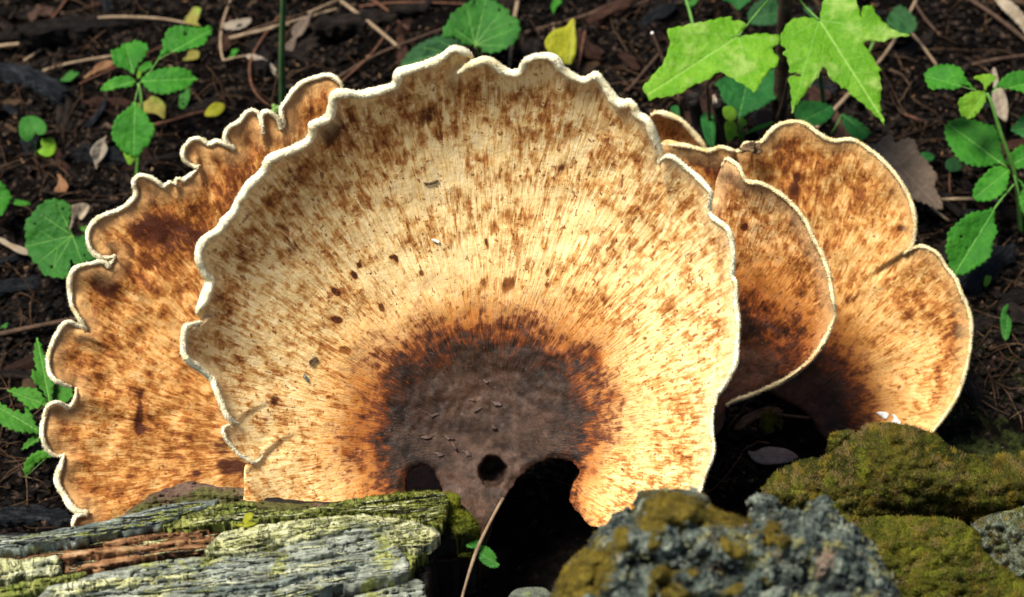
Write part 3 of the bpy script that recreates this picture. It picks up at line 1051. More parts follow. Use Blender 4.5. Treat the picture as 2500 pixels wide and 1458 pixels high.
root, capD, infD = fungus('small reddish fungus lobe peeking up behind the caps below the maple leaves', frD, polD,
                          d_rim + [(1745, 520), (1720, 700), (1600, 760), (1500, 700), (1520, 400)], [(d_rim, 7, 0.002, 5)], h_small, 'cap_left', 7,
                          cap_attrs(polD, lambda q, de: 2.2 + 0 * q[:, 0], [(1650, 300, 40, 20, 30, 0.9), (1625, 330, 20, 20, 0, 0.4)], d_rim), 0.006, rimmat='rim_tan')
stem_tube(at(1620, 740, 1.74), [at(1620, 740, 1.74)[0], at(1620, 740, 1.74)[1] + 0.03, 0.0], 0.02, 0.022, 5.0, root)

# ------------------------------------------------------------------ the rotten log in front on the left
LOG_ANG = math.radians(-7.0)


def grain(q, de=None):
    c, s_ = math.cos(LOG_ANG), math.sin(LOG_ANG)
    a = (q[:, 0] * c + q[:, 1] * s_) * KP * 1.38
    b = (-q[:, 0] * s_ + q[:, 1] * c) * KP * 1.38
    return np.stack([a, b, 0 * a], 1)


def fib(q, L, w, seed, octv=2):
    g = grain(q) / (KP * 1.38)
    return n2(g, L, w, seed, octv)


MT['w_grey'] = mat_wood('weathered_grey_wood', [(0.28, (0.025, 0.026, 0.02)), (0.42, (0.16, 0.17, 0.13)), (0.56, (0.30, 0.32, 0.25)), (0.74, (0.55, 0.55, 0.42))], lichen=(0.30, 0.31, 0.07), lich_at=0.545, lich_scale=24, fleck=(0.62, 0.64, 0.56))
MT['w_blue'] = mat_wood('blue_grey_wood', [(0.25, (0.035, 0.04, 0.032)), (0.5, (0.125, 0.15, 0.125)), (0.75, (0.30, 0.33, 0.26))], lichen=(0.24, 0.25, 0.06), lich_at=0.56, fleck=(0.6, 0.64, 0.6))
MT['w_orange'] = mat_wood('orange_rotten_wood', [(0.30, (0.015, 0.006, 0.003)), (0.46, (0.17, 0.075, 0.028)), (0.60, (0.36, 0.19, 0.085)), (0.78, (0.52, 0.36, 0.20))], lichen=(0.16, 0.16, 0.05), lich_at=0.62)
MT['w_green'] = mat_wood('yellow_green_bark', [(0.25, (0.04, 0.042, 0.008)), (0.5, (0.22, 0.24, 0.045)), (0.75, (0.46, 0.46, 0.15))], crack=70, bump=0.003, lichen=(0.13, 0.17, 0.02), lich_at=0.56)
MT['w_pale'] = mat_wood('bleached_wood', [(0.25, (0.22, 0.21, 0.09)), (0.46, (0.50, 0.49, 0.22)), (0.75, (0.74, 0.73, 0.50))], lichen=(0.16, 0.175, 0.12), lich_at=0.53, lich_scale=30, bump=0.0025, crack=45)
MT['w_brown'] = mat_wood('crumbling_brown_bark', [(0.30, (0.03, 0.016, 0.010)), (0.5, (0.16, 0.092, 0.060)), (0.72, (0.30, 0.20, 0.145))], lichen=(0.10, 0.105, 0.018), lich_at=0.50, lich_scale=16, bump=0.004)
MT['w_dark'] = mat_wood('shade_dark_wood', [(0.25, (0.004, 0.003, 0.003)), (0.5, (0.012, 0.009, 0.007)), (0.75, (0.035, 0.027, 0.016))])  # near-black colour stands in for shade inside the log
M = Mat('yellow_green_moss', 0.9, 0.1)
p = M.pos()
v = M.math('ADD', M.math('MULTIPLY', M.noise(p, 420, 3, 0.7), 0.6), M.math('MULTIPLY', M.noise(p, 35, 4, 0.65), 0.5))
MT['moss_y'] = M.done(M.ramp(v, [(0.42, (0.010, 0.012, 0.002)), (0.53, (0.045, 0.052, 0.004)), (0.66, (0.13, 0.135, 0.010))]))
M = Mat('olive_moss', 0.9, 0.1)
p = M.pos()
v = M.math('ADD', M.math('MULTIPLY', M.noise(p, 420, 3, 0.7), 0.6), M.math('MULTIPLY', M.noise(p, 28, 4, 0.65), 0.5))
MT['moss_o'] = M.done(M.ramp(v, [(0.42, (0.006, 0.007, 0.0015)), (0.54, (0.028, 0.029, 0.004)), (0.66, (0.085, 0.072, 0.009))]))
M = Mat('golden_moss', 0.9, 0.1)
p = M.pos()
v = M.math('ADD', M.math('MULTIPLY', M.noise(p, 150, 4, 0.7), 0.5), M.math('MULTIPLY', M.noise(p, 40, 4, 0.65), 0.5))
MT['moss_g'] = M.done(M.ramp(v, [(0.38, (0.016, 0.011, 0.0015)), (0.5, (0.075, 0.052, 0.005)), (0.60, (0.17, 0.12, 0.014))]))


MT['moss_dry'] = mat_simple('dry_moss', [(0.3, (0.05, 0.03, 0.008)), (0.7, (0.16, 0.11, 0.035))], 200, 0.9)


def zpx(pts, k, ox, oy):
    return [(ox + x / k, oy + y / k) for x, y in pts]


frL = Frame(560, 1350, 1.375, (0.06, -0.56, 0.83))
log = empty('rotten_log', [*at(500, 1420, 1.37)[:2], -0.13], 'rotting grey log with yellow green lichen lying before the frilly fungus', 'log')


def ragged(pts, amp, step=14, seed=0):
    """break up a traced outline"""
    ln = smooth_line(pts, step, True)
    return (ln + np.stack([n2(ln, 25, seed=seed), n2(ln, 25, seed=seed + 9)], 1) * amp).tolist()


def piece(name, pts, mat, h0, relief, seed, step=5, thick=0.02, rag=5, tilt=0.0, rnd=10, fl=90, fw=9, extra=None):
    def hf(q, de):
        h = h0 + 1.0 * relief * fib(q, fl * 1.6, fw * 0.8, seed, 4) + 0.0014 * n2(q, 16, 9, seed + 2, 3) - 0.006 * np.exp(-(fib(q, 170, 15, seed + 7, 2) / 0.045) ** 2) + relief * 0.7 * fib(q, 240, 26, seed + 3) - relief * 0.9 * np.clip(1 - de / rnd, 0, 1) ** 2
        h = h + tilt * (1330 - q[:, 1] - 0.12 * q[:, 0]) * KP * 1.38
        g = grain(q) / (KP * 1.38)
        mid_y = 1385 + 0.0 * q[:, 0]
        b = (mid_y - (q[:, 1] + 0.122 * (q[:, 0] - 560))) / 150.0
        h = h - 0.012 * np.clip(b, 0, 2) ** 2
        if extra is not None: h = h + extra(q, de)
        return h
    rl = ragged(pts, rag, seed=seed)
    rl = (np.array(rl) + np.stack([n2(np.array(rl), 9, seed=seed + 5), n2(np.array(rl), 9, seed=seed + 6)], 1) * 5.0).tolist()
    o, inf = sheet(name, rl, frL, MT[mat], log, step, hf, thick, attrs=dict(grain=grain), back=(0.0, -0.35, 0.93), smooth=False)
    return o, inf, hf


def cells(q, size, seed, stretch=1.0):
    """plates with cracks between: 0 in a crack, 1 on a plate"""
    r2 = np.random.default_rng(seed)
    lo, hi = q.min(0) - size, q.max(0) + size
    gx_ = np.arange(lo[0], hi[0], size * stretch)
    gy_ = np.arange(lo[1], hi[1], size)
    A, B = np.meshgrid(gx_, gy_)
    c_ = np.stack([A.ravel(), B.ravel()], 1) + r2.uniform(-0.42, 0.42, (A.size, 2)) * [size * stretch, size]
    e = np.empty(len(q))
    lvl = np.empty(len(q))
    rl = r2.random(len(c_))
    for i in range(0, len(q), 4000):
        d = np.sqrt((((q[i:i + 4000, None] - c_[None]) / [stretch, 1]) ** 2).sum(2))
        k = np.argpartition(d, 1, 1)[:, :2]
        dd = np.take_along_axis(d, k, 1)
        e[i:i + 4000] = np.abs(dd[:, 1] - dd[:, 0])
        f = np.where(dd[:, 0] < dd[:, 1], k[:, 0], k[:, 1])
        lvl[i:i + 4000] = rl[f]
    return sstep(0, size * 0.28, e), lvl


def plates(size, depth, seed, stretch=1.3):
    def fn(q, de):
        c_, l_ = cells(q, size, seed, stretch)
        return depth * (c_ - 1) + depth * 0.5 * l_
    return fn


# inner body under the slabs, shade of the broken right end in its colour
body_ol = [(-60, 1330), (200, 1300), (420, 1255), (600, 1215), (800, 1225), (960, 1215), (1080, 1222), (1130, 1235), (1165, 1275), (1160, 1310), (1080, 1330), (1050, 1400), (1040, 1500), (1000, 1560), (-60, 1560)]
piece('core_wood', body_ol, 'w_dark', -0.020, 0.005, 50, 9, 0.075, 6)
# back ridge of crumbling bark
piece('bark_ridge', zpx([(580, 600), (700, 500), (790, 460), (850, 440), (930, 436), (1000, 455), (1150, 470), (1250, 525), (1400, 535), (1560, 545), (1560, 600), (1300, 610), (1000, 620), (700, 640)], 1.923, 0, 950),
      'w_brown', -0.010, 0.006, 51, 5, 0.03, 7, fl=40, fw=26, extra=plates(17, 0.002, 3))
o, inf_w, hf_w = piece('weathered_strip', zpx([(-60, 692), (100, 685), (300, 655), (430, 630), (600, 590), (780, 545), (1020, 518), (960, 560), (830, 600), (760, 630), (520, 680), (330, 712), (100, 742), (-60, 755)], 1.923, 0, 950),
      'w_blue', 0.006, 0.003, 52, 4.5, 0.013, 3)
o, inf_g, hf_g = piece('lichen_bark', zpx([(760, 640), (840, 600), (1000, 545), (1180, 530), (1215, 560), (1380, 570), (1540, 540), (1700, 508), (1900, 483), (2030, 476), (2090, 500), (2100, 560), (2060, 640), (1900, 600), (1700, 580), (1560, 585), (1400, 605), (1150, 625), (960, 645), (840, 662)], 1.923, 0, 950),
                    'w_green', 0.004, 0.003, 53, 4, 0.013, 4, extra=plates(13, 0.0028, 5))
o, inf_o, hf_o = piece('rotten_band', zpx([(-60, 770), (330, 715), (520, 690), (830, 660), (1000, 650), (1100, 650), (1020, 700), (980, 765), (760, 795), (500, 830), (400, 868), (290, 880), (270, 830), (-60, 840)], 1.923, 0, 950),
      'w_orange', -0.009, 0.006, 54, 4.5, 0.03, 5, fl=110, fw=11)
for i, pts in enumerate([[(300, 770), (500, 742), (700, 735), (740, 745), (500, 775), (330, 800)], [(480, 715), (640, 690), (960, 655), (930, 680), (700, 705), (560, 735)], [(380, 830), (560, 785), (900, 730), (960, 742), (700, 790), (460, 845)], [(700, 725), (880, 695), (900, 702), (760, 740)]]):
    piece('splinter', zpx(pts, 1.923, 0, 950), 'w_orange', -0.001 - 0.001 * i, 0.0025, 60 + i, 4, 0.012, 4, fl=120, fw=9)
o, inf_p, hf_p = piece('bleached_slab', zpx([(1020, 690), (1120, 655), (1400, 612), (1650, 590), (1850, 605), (2050, 660), (2030, 720), (1950, 760), (1900, 740), (1840, 735), (1760, 650), (1500, 695), (1250, 750), (1080, 780), (960, 765)], 1.923, 0, 950),
      'w_pale', 0.006, 0.0035, 55, 4.5, 0.012, 4, extra=plates(24, 0.002, 6, 2.0))
piece('pale_chunk', zpx([(-60, 806), (120, 795), (270, 785), (285, 830), (262, 885), (120, 880), (-60, 905)], 1.923, 0, 950), 'w_pale', 0.000, 0.004, 56, 4.5, 0.022, 4)
piece('lichen_strip', zpx([(-60, 960), (60, 915), (250, 880), (400, 858), (410, 872), (330, 905), (200, 935), (80, 985), (-60, 1040)], 1.923, 0, 950), 'w_green', 0.004, 0.003, 57, 4.5, 0.02, 4)
o, inf_s, hf_s = piece('grey_slab', zpx([(210, 945), (330, 905), (420, 872), (760, 805), (1080, 782), (1280, 748), (1500, 688), (1750, 640), (1840, 715), (1915, 800), (1900, 875), (1720, 908), (1560, 925), (1530, 950), (1480, 960), (1475, 1000), (1480, 1110), (200, 1110)], 1.923, 0, 950),
      'w_grey', 0.004, 0.0045, 58, 5, 0.016, 4, fl=130, fw=14)
for i, pts in enumerate([[(250, 930), (420, 895), (700, 880), (880, 870), (860, 885), (700, 905), (430, 950), (260, 985)], [(1330, 800), (1400, 775), (1500, 745), (1640, 690), (1700, 680), (1660, 720), (1560, 765), (1430, 800)], [(900, 930), (1200, 915), (1450, 850), (1460, 862), (1250, 940), (930, 960)]]):
    piece('splinter', zpx(pts, 1.923, 0, 950), ('w_pale', 'w_grey', 'w_blue')[i], 0.0085, 0.002, 65 + i, 4, 0.008, 3)
piece('end_block', zpx([(1660, 985), (1690, 965), (1790, 940), (1900, 900), (1975, 895), (1995, 950), (2000, 1080), (1640, 1100)], 1.923, 0, 950), 'w_grey', -0.006, 0.004, 59, 4.5, 0.03, 4, extra=plates(22, 0.002, 8))
o, inf_e, _ = piece('mossy_end', zpx([(2075, 500), (2160, 508), (2150, 560), (2215, 590), (2245, 640), (2240, 690), (2160, 690), (2090, 650), (2060, 600)], 1.923, 0, 950), 'moss_y', -0.012, 0.006, 70, 4, 0.03, 5, fl=26, fw=24)
piece('end_bark', zpx([(1830, 725), (1950, 745), (2010, 760), (1960, 800), (1925, 860), (1905, 880), (1895, 800)], 1.923, 0, 950), 'w_green', -0.001, 0.004, 71, 4, 0.02, 4, extra=plates(12, 0.002, 9))


def slivers(poly, hf, n, mats, rmax, lift=0.0006):
    """loose wood fibres lying along the grain"""
    P2 = poly['P']
    ring = P2[poly['de'] > 7]
    groups = {m: [] for m in mats}
    for k in range(n):
        c_ = ring[int(rng.integers(len(ring)))]
        L = rng.uniform(25, 150)
        ang = LOG_ANG + rng.normal() * 0.05
        t = np.linspace(-0.5, 0.5, 9)
        q = c_[None] + np.stack([t * L * math.cos(ang), t * L * math.sin(ang) + 2.5 * np.sin(t * 5 + k)], 1)
        ok = dist_line(q, ring) < 9
        if ok.sum() < 6: continue
        q = q[ok]
        r = rng.uniform(0.8, rmax) * KP * 1.37 * np.sin(np.linspace(0.25, 2.9, len(q)))
        groups[mats[k % len(mats)]].append(tube(frL.pos(q, hf(q, np.full(len(q), 50.0)) + lift + np.abs(rng.normal()) * 0.0008), r, 5, 0.35, k))
    for m, g in groups.items():
        V, F = join(g)
        tag(mesh_obj('wood_fibres', V, F, MT[m], log, False, dict(grain=np.stack([V[:, 0], V[:, 1] * 0.6 - V[:, 2] * 0.8, 0 * V[:, 0]], 1))), kind='stuff')


slivers(inf_s, hf_s, 240, ['w_grey', 'w_pale', 'w_grey', 'w_blue'], 2.4)
slivers(inf_p, hf_p, 70, ['w_pale', 'w_green'], 2.2)
slivers(inf_w, hf_w, 110, ['w_blue', 'w_grey', 'w_green', 'w_dark'], 2.6)
slivers(inf_g, hf_g, 90, ['w_green', 'w_dark', 'w_pale'], 2.2)
slivers(inf_o, hf_o, 130, ['w_orange', 'w_dark', 'w_pale'], 3.2)


def moss(info, n, mat, parent, L, keep=None, name='moss', w=0.00035):
    p, nn = sample_tris(info, n, keep)
    d = nn + rng.normal(size=p.shape) * 0.45 + np.array([0, 0, 0.35])
    V, F = spikes(p - nn * 0.0005, d, rng.uniform(0.5, 1.3, n) * L, w)
    return tag(mesh_obj(name, V, F, MT[mat], parent, False), kind='stuff')


moss(inf_g, 2600, 'moss_y', log, 0.0022, lambda c: (c[:, 0] > 800) * np.clip((c[:, 0] - 800) / 150, 0.1, 1))
moss(inf_e, 2600, 'moss_y', log, 0.003)

# ------------------------------------------------------------------ stones
def lumps(q, size, seed):
    """rounded knobs: height of packed domes"""
    r2 = np.random.default_rng(seed)
    lo, hi = q.min(0) - size, q.max(0) + size
    A, B = np.meshgrid(np.arange(lo[0], hi[0], size), np.arange(lo[1], hi[1], size))
    c_ = np.stack([A.ravel(), B.ravel()], 1) + r2.uniform(-0.5, 0.5, (A.size, 2)) * size
    R = size * r2.uniform(0.5, 0.95, A.size)
    out = np.zeros(len(q))
    for i in range(0, len(q), 3000):
        d2 = ((q[i:i + 3000, None] - c_[None]) ** 2).sum(2)
        out[i:i + 3000] = np.sqrt(np.clip(R[None] ** 2 - d2, 0, None)).max(1)
    return out / size


M = Mat('lichen_crust', 0.9, 0.15)
p = M.pos()
hh = M.attr('knob')
mo = M.attr('mossy')
c = M.ramp(M.noise(p, 52, 6, 0.75), [(0.34, (0.010, 0.013, 0.012)), (0.45, (0.045, 0.058, 0.050)), (0.56, (0.16, 0.19, 0.15)), (0.70, (0.50, 0.53, 0.40))])
c = M.mix(M.rng_(M.noise(p, 55, 4, 0.6), 0.54, 0.64, 0, 0.75), c, (0.34, 0.31, 0.10))
c = M.mix(M.rng_(M.noise(p, 48, 3, 0.6), 0.60, 0.70, 0, 0.7), c, (0.34, 0.22, 0.15))
c = M.mix(M.rng_(M.noise(p, 100, 4, 0.6), 0.56, 0.66, 0, 0.9), c, (0.010, 0.012, 0.012))
mn = M.math('ADD', mo, M.math('MULTIPLY', M.math('SUBTRACT', M.noise(p, 60, 5, 0.7), 0.5), 2.6))
c = M.mix(M.rng_(mn, 0.42, 0.58), c, M.ramp(M.noise(p, 150, 4, 0.65), [(0.28, (0.022, 0.015, 0.003)), (0.5, (0.11, 0.085, 0.012)), (0.74, (0.25, 0.185, 0.03))]))
MT['lichen'] = M.done(c, M.bump(M.math('ADD', M.noise(p, 260, 5, 0.7), M.noise(p, 800, 2, 0.6)), 0.004, 1.0))

rock_ol = [(1330, 1475), (1350, 1440), (1375, 1390), (1405, 1352), (1430, 1335), (1445, 1305), (1480, 1280), (1500, 1252), (1548, 1238), (1552, 1212), (1580, 1196), (1640, 1193), (1700, 1200), (1728, 1213), (1742, 1238), (1780, 1252), (1826, 1262), (1832, 1220), (1850, 1206), (1872, 1204), (1892, 1214), (1908, 1240), (1958, 1246), (1985, 1222), (2002, 1210), (2022, 1214), (2050, 1258), (2090, 1290), (2130, 1330), (2160, 1378), (2195, 1440), (2230, 1520), (2200, 1600), (1330, 1600)]
frR = Frame(1760, 1400, 1.16, (0.05, -0.62, 0.78))


_r3 = np.random.default_rng(5)
MB_ = [(_r3.uniform(1380, 2000), _r3.uniform(1260, 1460), _r3.uniform(10, 34), _r3.uniform(8, 22), _r3.uniform(0, 180), _r3.uniform(0.5, 0.9)) for _ in range(26)]


def mossy_mask(q, de=None):
    return blob(q, MB_ + [(1500, 1330, 50, 30, 0, 0.35), (1570, 1285, 60, 24, 0, 0.35), (1450, 1420, 50, 40, 0, 0.35), (1700, 1320, 50, 24, 20, 0.3), (1650, 1240, 95, 42, 10, 1.0), (1760, 1265, 60, 22, 10, 0.8), (1440, 1380, 60, 60, 0, 0.75), (1380, 1440, 50, 60, 0, 0.8), (1800, 1330, 60, 30, 0, 0.45), (1600, 1260, 40, 40, 0, 0.5)])


def h_rock(q, de):
    h = -0.055 * np.clip(1 - de / 120, 0, 1) ** 2.2
    h = h + 0.022 * lumps(q, 110, 3) + 0.020 * lumps(q, 52, 4) + 0.006 * lumps(q, 24, 5) + 0.004 * n2(q, 14, seed=83, octv=3)
    return h + 0.014 * n2(q, 130, seed=80, octv=3) - 0.03 + 0.012 * mossy_mask(q)


rock = empty('lichen_rock', [*at(1750, 1450, 1.24)[:2], -0.14], 'knobbly grey stone crusted with blue grey lichen and golden moss', 'rock')
ro, inf_r = sheet('stone', ragged(rock_ol, 5, 10, 4), frR, MT['lichen'], rock, 4.2, h_rock, 0.10, attrs=dict(knob=lambda q, de: de, mossy=mossy_mask), back=(0, -0.5, 0.86))
moss(inf_r, 7000, 'moss_g', rock, 0.0022, lambda c: np.clip(mossy_mask(c) * 1.7 - 0.5 + 1.3 * n2(c, 28, seed=71, octv=3), 0.0, 1) + 1e-6)
p, nn = sample_tris(inf_r, 1500, lambda c: np.clip(1 - mossy_mask(c) * 2, 0, 1) + 1e-6)
# crusty lichen lobes: small tilted scales
lob = []
a = np.cross(nn, rng.normal(size=nn.shape)); a /= np.linalg.norm(a, axis=1)[:, None]
b = np.cross(nn, a)
r_ = rng.uniform(0.001, 0.0028, (len(p), 1))
ctr = p + nn * r_ * 0.4
ring = [ctr + (a * math.cos(k) + b * math.sin(k)) * r_ * rng.uniform(0.7, 1.2, (len(p), 1)) + nn * r_ * rng.uniform(-0.2, 0.5, (len(p), 1)) for k in np.arange(6) * math.pi / 3]
Vl = np.stack([ctr + nn * r_ * 0.5] + ring + [ctr - nn * r_ * 1.0], 1).reshape(-1, 3)
i0 = np.arange(len(p))[:, None] * 8
Fl = np.concatenate([i0 + [0, 1 + k, 1 + (k + 1) % 6] for k in range(6)] + [i0 + [7, 1 + (k + 1) % 6, 1 + k] for k in range(6)])
tag(mesh_obj('lichen_lobes', Vl, Fl, MT['lichen'], rock, False, dict(knob=np.zeros(len(Vl)), mossy=np.zeros(len(Vl)))), kind='stuff')

# mossy mound on the right
M = Mat('moss_carpet', 0.95, 0.1)
p = M.pos()
c = M.ramp(M.noise(p, 34, 6, 0.72), [(0.30, (0.006, 0.007, 0.002)), (0.45, (0.028, 0.030, 0.005)), (0.58, (0.060, 0.055, 0.008)), (0.72, (0.12, 0.095, 0.014))])
c = M.mix(M.rng_(M.noise(p, 300, 3, 0.7), 0.56, 0.70, 0, 0.7), c, (0.012, 0.014, 0.004))
MT['carpet'] = M.done(c, M.bump(M.math('ADD', M.noise(p, 330, 5, 0.75), M.noise(p, 90, 3)), 0.006, 1.0))
M = Mat('moss_carpet_bright', 0.95, 0.1)
p = M.pos()
c = M.ramp(M.noise(p, 30, 6, 0.7), [(0.30, (0.010, 0.011, 0.002)), (0.45, (0.045, 0.045, 0.006)), (0.6, (0.085, 0.080, 0.008)), (0.75, (0.15, 0.15, 0.015))])
MT['carpet2'] = M.done(c, M.bump(M.noise(p, 330, 5, 0.75), 0.005, 1.0))
M = Mat('grey_green_stone', 0.85, 0.2)
p = M.pos()
c = M.ramp(M.noise(p, 110, 5, 0.7), [(0.28, (0.025, 0.03, 0.022)), (0.5, (0.11, 0.125, 0.09)), (0.7, (0.22, 0.24, 0.16))])
c = M.mix(M.rng_(M.noise(p, 60, 3, 0.6), 0.56, 0.66, 0, 0.7), c, (0.20, 0.22, 0.07))
MT['greystone'] = M.done(c, M.bump(M.noise(p, 240, 5, 0.7), 0.004, 1.0))


def gd_(px, py):
    return gnd(px, py)[1]


def mound(label, name, ol, fr, mat, mossmat, seed, n, dome, L, step=5.5, relief=1.0, thick=0.09, cat='rock'):
    rt = empty(name, [*fr.O[:2], -0.12], label, cat)
    def hf(q, de):
        return -dome * np.clip(1 - de / 110, 0, 1) ** 2 + relief * (0.012 * n2(q, 120, seed=seed, octv=3) + 0.009 * n2(q, 34, 24, seed + 4, 4) + 0.004 * lumps(q, 15, int(seed)))
    o, inf = sheet('stone', ragged(ol, 6, 12, seed), fr, MT[mat], rt, step, hf, thick, back=(0, -0.4, 0.92))
    if n:
        moss(inf, n, mossmat, rt, L)
        for k, (m2, fr_) in enumerate((('moss_y', 0.30), ('moss_g', 0.22), ('moss_dry', 0.10))):
            moss(inf, int(n * fr_), m2, rt, L * (1.15 + 0.25 * k), lambda c, k=k: np.clip(n2(c, 45 - 8 * k, seed=seed + 11 * k, octv=3) * 4 - 0.3, 0, 1) + 0.01)
    return rt, inf


mound('large olive moss covered mound beneath the broad right cap', 'mossy_rock',
      [(1860, 1200), (1895, 1155), (1960, 1122), (2010, 1118), (2050, 1095), (2090, 1060), (2112, 1042), (2150, 1034), (2200, 1038), (2260, 1052), (2300, 1076), (2350, 1106), (2400, 1114), (2470, 1108), (2560, 1112), (2580, 1240), (2500, 1268), (2400, 1268), (2300, 1262), (2180, 1285), (2080, 1300), (1960, 1290), (1880, 1250)],
      Frame(2200, 1160, 1.42, (-0.05, -0.62, 0.78)), 'carpet', 'moss_o', 91, 46000, 0.035, 0.0022)
mound('low yellow green mossy slab below the olive mound', 'mossy_slab',
      [(2040, 1275), (2120, 1262), (2220, 1262), (2330, 1268), (2385, 1300), (2400, 1345), (2470, 1400), (2560, 1470), (2560, 1600), (2150, 1600), (2080, 1420)],
      Frame(2280, 1400, 1.36, (-0.05, -0.55, 0.83)), 'carpet2', 'moss_y', 95, 26000, 0.025, 0.0020)
mound('flat grey green stone wedged beside the mossy slab', 'flat_stone',
      [(2370, 1290), (2400, 1262), (2470, 1245), (2560, 1240), (2570, 1450), (2500, 1420), (2440, 1385), (2395, 1345)],
      Frame(2460, 1330, 1.40, (-0.05, -0.5, 0.86)), 'greystone', 'moss_o', 97, 3500, 0.012, 0.002, relief=1.4, thick=0.06, cat='stone')
mound('small mossy lump beside the stem of the right cap', 'moss_clump',
      [(2022, 1075), (2036, 1060), (2056, 1050), (2078, 1052), (2088, 1068), (2082, 1085), (2062, 1100), (2036, 1098)],
      Frame(2055, 1075, 1.50, (-0.1, -0.6, 0.78)), 'carpet2', 'moss_y', 98, 900, 0.010, 0.002, 4, thick=0.05, cat='moss')
mound('green moss tuft in the gap under the rounded cap', 'moss_clump',
      [(1842, 1018), (1862, 1004), (1890, 1006), (1910, 1025), (1908, 1045), (1880, 1050), (1852, 1042)],
      Frame(1876, 1040, gd_(1876, 1045) - 0.006, (0, -0.5, 0.86)), 'carpet2', 'moss_y', 99, 900, 0.006, 0.002, 4, thick=0.02, cat='moss')
mound('dull green pebble half out of the dark hollow before the stem', 'pebble',
      [(1235, 1480), (1250, 1445), (1290, 1433), (1330, 1438), (1350, 1460), (1345, 1500), (1250, 1500)],
      Frame(1290, 1455, 1.36, (0, -0.4, 0.9)), 'greystone', 'moss_o', 93, 0, 0.012, 0.002, 4, 0.4, thick=0.05, cat='stone')

# ------------------------------------------------------------------ leaves and plants
MT['l_jewel'] = mat_leaf('green_leaf', (0.030, 0.175, 0.010), (0.055, 0.25, 0.014), (0.10, 0.30, 0.04), 6, 0.03)
MT['l_jewel_d'] = mat_leaf('blue_green_leaf', (0.012, 0.10, 0.016), (0.024, 0.15, 0.022), (0.06, 0.21, 0.05), 6, 0.03)
MT['l_young'] = mat_leaf('young_leaf', (0.12, 0.28, 0.010), (0.20, 0.37, 0.020), (0.25, 0.40, 0.05), 6, 0.05)
MT['l_maple'] = mat_leaf('maple_leaf', (0.115, 0.31, 0.006), (0.21, 0.42, 0.026), (0.24, 0.44, 0.055), 5, 0.0, 0.4, (0.33, 0.47, 0.10))
MT['l_garlic'] = mat_leaf('scalloped_leaf', (0.022, 0.125, 0.012), (0.045, 0.185, 0.020), (0.10, 0.25, 0.05), 5, 0.05)
MT['l_dark'] = mat_leaf('dark_leaf', (0.018, 0.075, 0.018), (0.03, 0.11, 0.03), (0.06, 0.16, 0.05), 6, 0.0)
MT['l_mug'] = mat_leaf('lobed_leaf', (0.045, 0.185, 0.012), (0.075, 0.26, 0.020), (0.13, 0.31, 0.05), 8, 0.0)
MT['l_yellow'] = mat_leaf('yellow_leaf', (0.40, 0.38, 0.012), (0.50, 0.44, 0.025), (0.5, 0.46, 0.1), 6, 0.0)
MT['l_mixed'] = mat_leaf('yellowing_leaf', (0.26, 0.21, 0.03), (0.34, 0.29, 0.05), (0.35, 0.3, 0.1), 6, 0.0, 0.3, (0.22, 0.34, 0.05))
MT['d_tan'] = mat_leaf('dead_tan_leaf', (0.13, 0.088, 0.056), (0.21, 0.15, 0.10), (0.16, 0.11, 0.075), 5, 0.04, 0.15, None, 0.8)
MT['d_brown'] = mat_leaf('dead_brown_leaf', (0.045, 0.023, 0.015), (0.085, 0.047, 0.03), (0.07, 0.04, 0.025), 5, 0.0, 0.1, None, 0.8)
MT['d_pale'] = mat_leaf('dead_pale_leaf', (0.26, 0.20, 0.13), (0.38, 0.31, 0.22), (0.35, 0.27, 0.18), 7, 0.03, 0.15, (0.26, 0.17, 0.10), 0.8)
MT['d_orange'] = mat_leaf('dead_orange_leaf', (0.16, 0.07, 0.03), (0.25, 0.125, 0.06), (0.3, 0.18, 0.09), 7, 0.0, 0.15, None, 0.8)
MT['d_pod'] = mat_leaf('dry_pod', (0.16, 0.12, 0.10), (0.25, 0.20, 0.175), (0.18, 0.13, 0.10), 3, 0.0, 0.0, None, 0.75)
MT['st_green'] = mat_simple('green_stem', [(0.3, (0.055, 0.15, 0.02)), (0.7, (0.11, 0.24, 0.04))], 120, 0.5)
MT['st_dark'] = mat_simple('dark_green_stem', [(0.3, (0.035, 0.075, 0.025)), (0.7, (0.075, 0.135, 0.045))], 90, 0.5)
MT['tw_brown'] = mat_simple('brown_twig', [(0.3, (0.03, 0.016, 0.009)), (0.7, (0.09, 0.05, 0.028))], 160, 0.8, 0.001)
MT['tw_pale'] = mat_simple('pale_straw', [(0.3, (0.13, 0.082, 0.045)), (0.7, (0.28, 0.20, 0.12))], 160, 0.75, 0.0006)
MT['tw_red'] = mat_simple('red_brown_twig', [(0.3, (0.05, 0.018, 0.009)), (0.7, (0.125, 0.052, 0.024))], 160, 0.75, 0.0006)
MT['bark_stem'] = mat_simple('sapling_bark', [(0.3, (0.022, 0.013, 0.008)), (0.55, (0.065, 0.038, 0.02)), (0.75, (0.12, 0.08, 0.04))], 110, 0.85, 0.004)
MT['charred'] = mat_simple('blackened_wood', [(0.3, (0.006, 0.005, 0.004)), (0.7, (0.035, 0.026, 0.02))], 160, 0.8, 0.004)
MT['cut'] = mat_simple('cut_wood', [(0.3, (0.34, 0.25, 0.17)), (0.7, (0.55, 0.45, 0.34))], 200, 0.8)
MT['berry'] = mat_simple('green_berry', [(0.3, (0.14, 0.28, 0.05)), (0.7, (0.25, 0.42, 0.10))], 100, 0.3)
MT['white'] = mat_simple('white_skin', [(0.3, (0.65, 0.60, 0.52)), (0.7, (0.85, 0.82, 0.76))], 150, 0.7)


